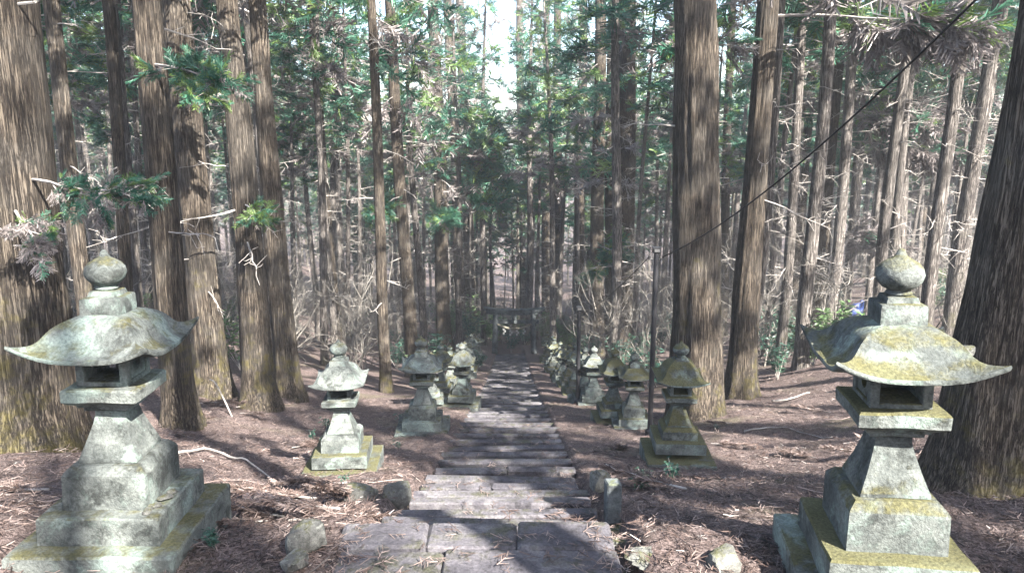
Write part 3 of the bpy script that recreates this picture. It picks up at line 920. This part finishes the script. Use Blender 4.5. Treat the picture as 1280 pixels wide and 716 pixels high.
for k, hh in enumerate((10.0, 11.2, 12.4, 13.6, 14.6)):
    bough(*T9, hh, R(-15 + 20 * (k % 3)), 3.6 + .4 * (k % 2), .1, .25, [.68, .22, .10], 1.0, 120, 70 + k, False, .035)
for k, hh in enumerate((11.5, 13.5, 15.0)):
    bough(*T24, hh, R(180 + 15 * (k % 2)), 2.8, .1, .25, [.68, .22, .10], 1.0, 90, 80 + k, False, .03)

# ------------------------------------------------------------------ forest behind and around
placed = [(h[0], h[1], 1.1 + h[2]) for h in HERO] + [(x, y, 1.2) for x, y in LAN]


def free(x, y, dmin):
    for a, b, r in placed:
        if (a - x) ** 2 + (b - y) ** 2 < max(dmin, r) ** 2: return False
    return True


def bg_tree(x, y, label, group, sc=None, crown=True, limbs=True):
    z = gz(x, y); sc = sc or random.uniform(.85, 1.2)
    root = empty('cedar_tree', (x, y, z), random.uniform(0, 6.28)); root.rotation_euler = (random.uniform(-.03, .03), random.uniform(-.03, .03), random.uniform(0, 6.28))
    tag(root, label, 'tree', group)
    k = random.randrange(5); f = random.uniform(.65, 1.45)
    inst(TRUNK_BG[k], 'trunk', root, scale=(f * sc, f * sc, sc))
    inst(CROWN_BG[random.randrange(CR_N)], 'crown', root, scale=(sc * random.uniform(.8, 1.15),) * 2 + (sc,), rotation_euler=(0, 0, random.uniform(0, 6.28)))
    placed.append((x, y, 0)); return root


def u_of(x, y):
    p = np.array([x, y, gz(x, y)]); return 640 + x / depth(p) * F


for (ug, y) in [(588, 57), (672, 58), (574, 46), (694, 44), (600, 66), (662, 67), (603, 54), (659, 54), (560, 60), (618, 70), (641, 73), (630, 79), (606, 75), (700, 62)]:
    d = y * cp + 8 * sp
    bg_tree((ug - 640) / F * d, y, 'slender cedar edging the narrow sky gap beyond the torii, %s side' % ('left' if ug < 630 else 'right'), 'slender cedars edging the sky gap on the ' + ('left' if ug < 630 else 'right'), 1.35 if y == 54 else (.86 if y > 69 else 1.12))
cnt = 0; tries = 0
NBG = 215
while cnt < NBG and tries < 20000:
    tries += 1
    y = 17 + (72 - 17) * random.random() ** .8
    xm = .80 * y + 3
    x = random.uniform(-xm, xm)
    if abs(x) < (2.9 + .012 * y if y < 51 else 1.0): continue
    if y < 27 and abs(x) < 6: continue
    # the gap of sky over the stairs
    d = y * cp + 8 * sp; ug = 640 + x / d * F
    if 607 < ug < 655 and y < 72: continue
    if not free(x, y, 1.7 + .012 * y): continue
    side = 'left' if x < 0 else 'right'
    band = 'nearer' if y < 36 else 'farther'
    bg_tree(x, y, 'slender straight cedar in the %s part of the dense forest %s of the stairs' % (band, side), 'slender cedars of the %s forest on the %s' % (band, side))
    cnt += 1
# unseen cedars added around the camera, placed and scaled to cast dappled shade
k = 0
LANES = [(-2.4, 9, .6), (-2.6, 15, .6), (.3, 16, .20, .72), (-1.0, 4, .5, 1.38), (3.0, 4, .48), (7.2, 4, .35), (6.4, 10, .5), (6.6, 16, .5), (1.2, 13, .36), (1.3, 18, .36), (5.1, 12, .30), (5.2, 17, .30), (7.8, 9, .62), (7.6, 14, .6), (8.0, 19, .6),
         (11.0, 5, .6), (11.2, 11, .55), (14, 4, .55), (14, 10, .5), (17, 4.5, .6), (20, 3.5, .6), (24, 3, .6), (-6, 4, .7), (-9, -3, .7)]
for (lc, ls, lsc, *lz) in LANES:
    lz = lz[0] if lz else 1.0
    x, y = lc * .79 + ls * .61, lc * .61 - ls * .79
    if not free(x, y, 1.5): continue
    z = gz(x, y); root = empty('cedar_tree', (x, y, z)); tag(root, 'tall unseen cedar added out of frame to shade the upper stairs', 'tree', 'unseen cedars added for their shade')
    inst(TRUNK_BG[k % 5], 'trunk', root, scale=(2.0, 2.0, 1.2 * lz))
    inst(CROWN_HERO[k % 4], 'crown', root, scale=(lsc, lsc, lz), rotation_euler=(0, 0, k * 1.3)); placed.append((x, y, 1)); k += 1

# far wood beyond
rg = np.random.default_rng(77)
small = []
for k in range(3):
    b = crown_mesh(500 + k, 20, 6.5, 2.4, 28, 5, 1.25, .2, .2, limb=.03)
    b.tube([(0, 0, -1), (0, 0, 10), (0, 0, 20)], [.17, .12, .03], 5, 4, False)
    V = np.concatenate(b.v); fq = []; fm = []
    for f, m_ in zip(b.f, b.m): fq.append(f); fm.append(np.broadcast_to(np.asarray(m_), (len(f),)))
    small.append((V, np.concatenate(fq), np.concatenate(fm)))
fw = MB()
for q in range(520):
    while True:
        y = 70 + 80 * rg.uniform() ** 1.1; x = rg.uniform(-.85, .85) * y
        ug = 640 + x / (y * cp + 10 * sp) * F
        if not (616 < ug < 645 and y < 84): break
    V, fq, fm = small[q % 3]; a = rg.uniform(0, 6.28); s = rg.uniform(.8, 1.15)
    Rm_ = np.array([[math.cos(a), -math.sin(a), 0], [math.sin(a), math.cos(a), 0], [0, 0, 1]]) * s
    fw.v.append(V @ Rm_.T + np.array([x, y, gz(x, y)])); fw.f.append(fq + fw.n); fw.m.append(fm); fw.n += len(V)
o = fw.build('far_wood', LEAFM + [M['bark_bg']]); tag(o, 'dense far cedar forest closing the view down the slope', 'forest', kind='stuff')

# ------------------------------------------------------------------ undergrowth
def bare_shrub(seed, H, nmain):
    rg = np.random.default_rng(seed); b = MB()
    def grow(p, d, L, r, lev):
        n = 5; pts = [p]; dd = d.copy()
        for i in range(n):
            dd = dd + rg.normal(size=3) * .16 + np.array([0, 0, .05]); dd /= np.linalg.norm(dd); pts.append(pts[-1] + dd * L / n)
        b.tube(pts, np.linspace(r, r * .35, n + 1), 4 if lev < 1 else 3, 0, False)
        if lev >= 3: return
        for k in range([6, 5, 3][lev]):
            i = rg.integers(1, n + 1); e = rg.normal(size=3); e = e - dd * (e @ dd); e /= np.linalg.norm(e)
            nd = dd * .75 + e * .75 + np.array([0, 0, .12]); nd /= np.linalg.norm(nd)
            grow(pts[i], nd, L * rg.uniform(.38, .62), max(.003, r * .5), lev + 1)
    for k in range(nmain):
        d = np.array([rg.normal() * .3, rg.normal() * .3, 1]); d /= np.linalg.norm(d)
        grow(np.array([rg.normal() * .08, rg.normal() * .08, -.1]), d, H * rg.uniform(.6, .85), .016 * H / 2.5 + .004, 0)
    return b


BARE = [mesh_only(bare_shrub(600 + k, 2.2 + .5 * k, 2 + k % 2), 'bare_shrub', M['sapling']) for k in range(5)]


def leaf_shrub(seed, H, n, Ll, Lw, nst=9):
    rg = np.random.default_rng(seed); b = MB(); O = []; D = []
    for k in range(nst):
        az = rg.uniform(0, 6.28); sp_ = rg.uniform(.1, .5); L = H * rg.uniform(.6, 1)
        pts = [np.array([math.cos(az) * sp_ * L * t, math.sin(az) * sp_ * L * t, L * t * (1 - .18 * t) - .03]) for t in np.linspace(0, 1, 5)]
        b.tube(pts, np.linspace(.011, .004, 5), 4, 0, False)
        for q in range(n // nst):
            t = rg.uniform(.3, 1) * 4; i = min(int(t), 3); c = pts[i] + (pts[i + 1] - pts[i]) * (t - i)
            a2 = rg.uniform(0, 6.28); O.append(c + rg.normal(size=3) * .03); D.append([math.cos(a2), math.sin(a2), rg.uniform(-.3, .5)])
    # leaf: folded lance of two quads
    T = np.array([[[0, 0, 0], [.45, Lw, .06], [1, 0, -.08], [.5, 0, 0]], [[0, 0, 0], [.5, 0, 0], [1, 0, -.08], [.45, -Lw, .06]]])
    O = np.array(O); D = np.array(D)
    Qd = place_fronds(T, O, D, Ll * rg.uniform(.6, 1.2, len(O)), rg, .35)
    b.quads(Qd.reshape(-1, 4, 3), 1); return b


SHRUB = [mesh_only(leaf_shrub(700 + k, .9 + .25 * k, 420, .16, .16), 'leaf_shrub', [M['twig'], M['shrub']]) for k in range(3)]
SHRUB_Y = [mesh_only(leaf_shrub(720 + k, 1.5 + .4 * k, 520, .17, .2), 'light_shrub', [M['twig'], M['shrub_y']]) for k in range(2)]


T_AT = at(1080, 396)


def clear_tarp(x, y):
    k = y / T_AT[1]
    return not (.55 < k < 1.03 and abs(x - T_AT[0] * k) < 1.5)


def put(me, name, x, y, label, cat, group=None, s=1.0):
    o = bpy.data.objects.new(name, me); COL.objects.link(o); o.location = (x, y, gz(x, y)); o.rotation_euler = (0, 0, random.uniform(0, 6.28)); o.scale = (s, s, s)
    return tag(o, label, cat, group)


def put_px(me, name, u, v, label, cat, group=None, s=1.0):
    p = at(u, v); return put(me, name, p[0], p[1], label, cat, group, s)


put_px(SHRUB[2], 'leafy_shrub', 972, 474, 'teal broad-leaved shrub between the leaning cedar and the right foreground lantern', 'shrub', s=1.05)
put_px(SHRUB[0], 'leafy_shrub', 250, 430, 'small dark leafy shrub between the grey-brown and dark trunks at left', 'shrub', s=1.2)
put_px(SHRUB_Y[0], 'leafy_shrub', 1036, 384, 'pale yellow-green bush above the right foreground lantern, beside the blue tarps', 'shrub', s=1.5)
put_px(SHRUB[1], 'leafy_shrub', 596, 462, 'dark leafy bush beside the left lantern row near the torii', 'shrub', s=1.1)
put_px(SHRUB[0], 'leafy_shrub', 268, 690, 'tiny leafy sprig growing beside the plinth of the left foreground lantern', 'plant', s=.2)
for k in range(16):
    x, y = random.uniform(-5, 5), random.uniform(50.5, 60)
    put(random.choice(SHRUB + SHRUB_Y), 'leafy_shrub', x, y, 'evergreen shrub closing the path behind the torii', 'shrub', 'shrubs behind the torii', random.uniform(1.4, 2.6))
for k in range(14):
    x, y = random.uniform(-4, 4), random.uniform(50.5, 64)
    put(random.choice(BARE), 'bare_sapling', x, y, 'leafless sapling standing behind the torii', 'sapling', 'bare saplings behind the torii', random.uniform(.9, 1.6))
c = 0
while c < 70:
    y = random.uniform(20, 58); x = random.uniform(-.62, .62) * y
    if abs(x) < 3.0 or not free(x, y, .6) or not clear_tarp(x, y): continue
    sd = 'left' if x < 0 else 'right'
    if random.random() < .65: put(random.choice(SHRUB), 'leafy_shrub', x, y, 'dark evergreen shrub in the undergrowth %s of the stairs' % sd, 'shrub', 'dark shrubs of the undergrowth on the ' + sd, random.uniform(.9, 1.9))
    else: put(random.choice(SHRUB_Y), 'leafy_shrub', x, y, 'light green bush in the undergrowth %s of the stairs' % sd, 'shrub', 'light bushes of the undergrowth on the ' + sd, random.uniform(.8, 1.5))
    c += 1
c = 0
while c < 160:
    y = 21 + 42 * random.random() ** 1.2; x = random.uniform(-.68, .68) * y
    if abs(x) < 3.4 or not free(x, y, .5) or not clear_tarp(x, y): continue
    if y < 24 and abs(x) < 8: continue
    sd = 'left' if x < 0 else 'right'
    put(random.choice(BARE), 'bare_sapling', x, y, 'leafless pale twiggy sapling among the trunks %s of the stairs' % sd, 'sapling', 'bare saplings on the %s' % sd, random.uniform(.7, 1.5)); c += 1

# ------------------------------------------------------------------ needle litter
LT = [frond_template(5, w=.05, seed=60 + k, spread=.7, curve=.08) for k in range(3)]
lit = MB()
n = 34000
yv = 2.2 + 18 * RNG.uniform(size=n) ** 1.6; xv = RNG.uniform(-1, 1, n) * (1.2 + .72 * yv)
inst_st = (np.abs(xv + .12) < .86 + .12 * RNG.uniform(size=n)) & (yv > 2.0)
keep = ~inst_st
xs_, ys_ = xv[keep], yv[keep]; zs2 = ground(xs_, ys_) + RNG.uniform(0.0, .03, len(xs_))
a = RNG.uniform(0, 6.28, len(xs_)); O = np.column_stack([xs_, ys_, zs2]); D = np.column_stack([np.cos(a), np.sin(a), RNG.uniform(-.12, .22, len(xs_))])
cm = RNG.choice(3, len(xs_), p=[.5, .22, .28])
for tt in range(3):
    sel = np.arange(len(xs_)) % 3 == tt
    Qd = place_fronds(LT[tt], O[sel], D[sel], RNG.uniform(.04, .16, sel.sum()), RNG, .5)
    lit.quads(Qd.reshape(-1, 4, 3), np.repeat(cm[sel], len(LT[tt])))
# sparse sprigs on the landing and the steps
n = 1500
yv = 3.0 + 12 * RNG.uniform(size=n) ** 1.8; xv = np.where(RNG.uniform(size=n) < .6, np.where(RNG.uniform(size=n) < .5, -1.12 + .35 * RNG.uniform(size=n) ** 2, .72 - .3 * RNG.uniform(size=n) ** 2), RNG.uniform(-1.1, .7, n))
zv = np.zeros(n)
for i in range(n):
    zz = 0.0
    for k in range(len(ys)):
        if yv[i] > ys[k]: zz = zs[min(k + 1, len(zs) - 1)]
    zv[i] = zz + .02
a = RNG.uniform(0, 6.28, n); O = np.column_stack([xv, yv, zv]); D = np.column_stack([np.cos(a), np.sin(a), RNG.uniform(-.02, .12, n)])
Qd = place_fronds(LT[0], O, D, RNG.uniform(.05, .17, n), RNG, .25); lit.quads(Qd.reshape(-1, 4, 3), np.repeat(RNG.choice([0, 1], n), len(LT[0])))
# thin twigs in the litter
for k in range(500):
    y = 2.6 + 14 * random.random() ** 1.5; x = random.uniform(-1, 1) * (1 + .7 * y)
    if abs(x) < 1.05: continue
    an = random.uniform(0, 6.28); L = random.uniform(.15, .7); pts = []
    bend = random.uniform(-.9, .9)
    for t in np.linspace(0, 1, 5):
        xx = x + math.cos(an + bend * t) * L * t; y2 = y + math.sin(an + bend * t) * L * t; pts.append((xx, y2, gz(xx, y2) + .015 + .02 * random.random()))
    lit.tube(pts, np.linspace(.006, .003, 5), 4, random.choice((0, 1, 2)), False)
tag(lit.build('needle_litter', [M['litter_a'], M['litter_b'], M['litter_c']]), 'carpet of fallen brown cedar needles and twigs', 'litter', kind='stuff')


def fallen(pxs, r, label, lift=.02, cat='branch', name='fallen_branch'):
    b = MB(); pts = []
    for u, v in pxs:
        p = at(u, v); pts.append((p[0], p[1], gz(p[0], p[1]) + lift))
    pts = np.array(pts); t = np.linspace(0, len(pts) - 1, len(pts) * 4)
    P = np.column_stack([np.interp(t, np.arange(len(pts)), pts[:, k]) for k in range(3)]); P[:, 2] = ground(P[:, 0], P[:, 1]) + lift
    c0 = P[0].copy()
    b.tube(P - c0, np.linspace(r, r * .4, len(P)), 6)
    o = b.build(name, M['twig'], smooth=True); o.location = c0; return tag(o, label, cat)


fallen([(220, 570), (262, 567), (300, 578), (330, 594), (352, 612)], .018, 'long curved fallen branch on the litter right of the left foreground lantern', .05)
fallen([(930, 540), (985, 534), (1040, 548)], .016, 'thin fallen branch on the litter in front of the leaning cedar')
fallen([(965, 505), (990, 500), (1012, 494)], .03, 'short dark fallen snag below the teal leafy shrub', .08)
fallen([(345, 627), (385, 615), (415, 605)], .010, 'thin pale stick lying against the plinth of the pale-roofed left lantern')
def spray_mesh(seed):
    rg = np.random.default_rng(seed); b = MB()
    path = branch_path((0, 0, .03), 0, .75, .02, .03, 7, rg, .12); path[:, 2] = np.abs(path[:, 2] - .03) + .02
    b.tube(path, np.linspace(.009, .003, 7), 5, 0, False)
    n = 46; s0 = rg.uniform(.8, 5.99, n); i = s0.astype(int); c = path[i] + (path[i + 1] - path[i]) * (s0 - i)[:, None]
    D = np.column_stack([np.full(n, .8), rg.normal(size=n) * .8, rg.uniform(-.1, .22, n)])
    Qd = place_fronds(NEAR_T[seed % 3], c, D, rg.uniform(.08, .2, n), rg, .2); b.quads(Qd.reshape(-1, 4, 3), np.repeat(rg.choice([1, 1, 2], n), len(NEAR_T[seed % 3])))
    return mesh_only(b, 'fallen_cedar_spray', [M['twig'], M['litter_a'], M['litter_b']])


SPRAY = [spray_mesh(800 + k) for k in range(4)]
c = 0
while c < 46:
    y = 4.2 + 12 * random.random() ** 1.3; x = random.uniform(-.75, .75) * y
    if abs(x) < 1.3 or any((a - x) ** 2 + (b_ - y) ** 2 < .8 for a, b_ in LAN): continue
    sd = 'left' if x < 0 else 'right'
    o = bpy.data.objects.new('fallen_cedar_spray', SPRAY[c % 4]); COL.objects.link(o); o.location = (x, y, gz(x, y) + .01); sl = (gz(x, y + .2) - gz(x, y - .2)) / .4
    o.rotation_euler = Vector((0, -sl, 1)).to_track_quat('Z', 'Y').to_euler(); o.rotation_euler.rotate_axis('Z', random.uniform(0, 6.28)); o.scale = (random.uniform(.6, 1.3),) * 3
    tag(o, 'brown dead cedar spray fallen on the litter %s of the stairs' % sd, 'fallen spray', 'fallen cedar sprays on the ' + sd); c += 1
SEED = mesh_only(leaf_shrub(760, .5, 60, .13, .2, 5), 'seedling', [M['twig'], M['shrub']])
c = 0
while c < 22:
    y = 5.5 + 14 * random.random(); x = random.uniform(-.7, .7) * y
    if abs(x) < 1.3 or not free(x, y, .9): continue
    sd = 'left' if x < 0 else 'right'
    put(SEED, 'seedling', x, y, 'tiny green seedling growing through the litter %s of the stairs' % sd, 'seedling', 'green seedlings on the ' + sd, random.uniform(.3, .7)); c += 1

# a bent stick standing in the ground
p = at(292, 520); b = MB(); b.tube([(0, 0, -.1), (-.12, 0, .25), (-.28, .02, .62), (-.34, .02, .72), (-.42, .03, .76)], [.018, .017, .015, .013, .01], 6)
o = b.build('bare_stick', M['twig'], smooth=True); o.location = (p[0], p[1], gz(p[0], p[1])); tag(o, 'pale bent stick standing in the ground left of the bright sunlit trunk', 'stick')

# ------------------------------------------------------------------ lamp posts and cables
def lamp_post(u, v, vtop, r, label):
    p = at(u, v); z0 = gz(p[0], p[1]); d = ray(u, vtop); k = p[1] / d[1]; h = (CAM + d * k)[2] - z0
    root = empty('lamp_post', (p[0], p[1], z0)); tag(root, label, 'lamp post')
    b = MB(); b.tube([(0, 0, -.3), (0, 0, h * .5), (0, 0, h)], [r, r, r * .95], 14); smooth_by_angle(b.build('pole', M['black'], root))
    b = MB(); b.tube([(0, 0, -.05), (0, 0, .10)], [r * 1.9, r * 1.9], 16); b.tube([(0, 0, .10), (0, 0, .14)], [r * 1.9, r], 16); smooth_by_angle(b.build('base_collar', M['black'], root))
    b = MB(); b.box((0, 0, h + .045), (.15, .12, .09), 0, .012); b.box((0, 0, h + .10), (.16, .13, .025), 0, .008); lh = b.build('lamp_head', M['black'], root)
    b = MB(); b.box((0, -.064, h + .045), (.10, .012, .055), 0, .004); b.build('lens', M['lens'], lh)
    b = MB(); b.tube([(-.14, 0, h - .12), (.14, 0, h - .12)], [.012, .012], 8); b.tube([(-.13, 0, h - .12), (-.13, 0, h - .06)], [.016, .02], 8); b.tube([(.13, 0, h - .12), (.13, 0, h - .06)], [.016, .02], 8)
    b.build('cable_bracket', M['black'], root)
    return np.array([p[0], p[1], z0 + h - .07])


P1 = lamp_post(812, 542, 316, .05, 'taller black lamp post beside the dark mossy lantern')
P2 = lamp_post(722, 505, 388, .055, 'shorter black lamp post at the right edge of the stairs')


def cable(a, b_, sag, label, r=.011):
    t = np.linspace(0, 1, 26)[:, None]; pts = a * (1 - t) + b_ * t; pts[:, 2] -= sag * 4 * t[:, 0] * (1 - t[:, 0])
    m = MB(); m.tube(pts - a, r, 6); o = m.build('overhead_cable', M['cable'], smooth=True); o.location = a; return tag(o, label, 'cable')


d = ray(1262, -42); tp = T31[1]; e = CAM + d * (tp[1] - .35) / d[1]
cable(P1 + np.array([.13, 0, 0]), e, .28, 'black cable rising from the taller lamp post to the huge right edge cedar')
cable(P2 + np.array([.13, 0, 0]), P1 + np.array([-.13, 0, 0]), .10, 'black cable between the two black lamp posts', .008)

# ------------------------------------------------------------------ torii
ty = 47.6; tx = .15; tz = -11.15
root = empty('torii_gate', (tx, ty, tz)); tag(root, 'grey stone torii gate with a straw rope at the foot of the stairs', 'torii')
for s in (-1, 1):
    b = MB(); b.tube([(s * 1.32, 0, -.4), (s * 1.28, 0, 1.3), (s * 1.24, 0, 2.62)], [.2, .185, .17], 20); smooth_by_angle(b.build('pillar', M['torii'], root))
b = MB(); b.box((0, 0, 2.12), (3.25, .16, .24), 0, .015); b.build('tie_beam', M['torii'], root)
b = MB(); b.box((0, -.005, 2.40), (.3, .2, .32), 0, .01); b.build('centre_strut', M['torii'], root)


def curved_beam(half, z, hgt, dep, lift, mats, name):
    b = MB(); n = 17; V = []; xs = np.linspace(-half, half, n)
    for x in xs:
        q = lift * abs(x / half) ** 2.4; k = 1 + .12 * abs(x / half)
        for dy, dz in ((-dep / 2, 0), (dep / 2, 0), (dep / 2, hgt * k), (-dep / 2, hgt * k)): V.append((x, dy, z + q + dz))
    Fc = [(4 * i + j, 4 * i + (j + 1) % 4, 4 * (i + 1) + (j + 1) % 4, 4 * (i + 1) + j) for i in range(n - 1) for j in range(4)]
    Fc += [(3, 2, 1, 0), tuple(4 * (n - 1) + k for k in range(4))]
    b.add(V, [f[::-1] for f in Fc]); return b.build(name, mats, root)


curved_beam(1.85, 2.58, .17, .3, .12, M['torii'], 'lower_lintel')
curved_beam(2.02, 2.752, .19, .42, .16, M['torii'], 'top_lintel')
t = np.linspace(-1, 1, 21); b = MB(); b.tube(np.column_stack([t * 1.12, np.full(21, -.21), 2.0 - .32 * (1 - t ** 2)]), .05 + .045 * (1 - t ** 2), 8)
rp = b.build('straw_rope', M['rope'], root, smooth=True)
for x in (-.66, -.22, .22, .66):
    b = MB(); z0 = 2.0 - .32 * (1 - (x / 1.12) ** 2) - .07
    for k in range(3): b.box((x + (.045 if k % 2 else -.045), -.22, z0 - .08 - .13 * k), (.13, .008, .14), 0, 0)
    b.build('paper_streamer', M['paper'], rp)

# ------------------------------------------------------------------ blue tarps in the distance
def tarp(u, v, wpx, hpx, mat, label, seed):
    p = at(u, v); dp = depth(p); w_ = wpx * dp / F; h_ = hpx * dp / F
    n = 18; g = np.linspace(-1, 1, n); X, Y = np.meshgrid(g, g)
    Z = np.clip(1 - np.maximum(np.abs(X), np.abs(Y)) ** 3.2, 0, 1) ** .7 * (1 + .3 * vnoise(X * 2 + seed, Y * 2, seed)) + .10 * vnoise(X * 5, Y * 5 + seed, seed + 1)
    b = MB(); i_, j_ = np.meshgrid(np.arange(n - 1), np.arange(n - 1), indexing='ij')
    q = np.stack([i_ * n + j_, i_ * n + j_ + 1, (i_ + 1) * n + j_ + 1, (i_ + 1) * n + j_], -1).reshape(-1, 4)
    b.v.append(np.stack([X * w_ / 2, Y * w_ / 2.4, Z * h_], -1).reshape(-1, 3)); b.f.append(q); b.m.append(np.zeros(len(q))); b.n = n * n
    o = b.build('tarp_heap', M[mat], smooth=True); o.location = (p[0], p[1], gz(p[0], p[1]) - .02); return tag(o, label, 'tarpaulin')


tarp(1071, 395, 24, 18, 'tarp_d', 'dark blue tarpaulin heap among the trees behind the right foreground lantern', 3)
tarp(1089, 394, 17, 12, 'tarp_l', 'light blue tarpaulin beside the dark blue heap in the distance', 5)

# ------------------------------------------------------------------ haze
HZ = 0.0015
m, nt = new_mat('haze_air'); t = NT(nt)
pv = t.n('ShaderNodeVolumePrincipled'); pv.inputs['Density'].default_value = HZ; pv.inputs['Color'].default_value = (.93, .96, 1.0, 1); pv.inputs['Anisotropy'].default_value = .25
oo = t.n('ShaderNodeOutputMaterial'); t.l(pv.outputs[0], oo.inputs['Volume'])
b = MB(); b.box((0, 60, -2), (330, 230, 82)); hz = b.build('haze', m); tag(hz, 'thin pale haze in the forest air', 'haze', kind='stuff')
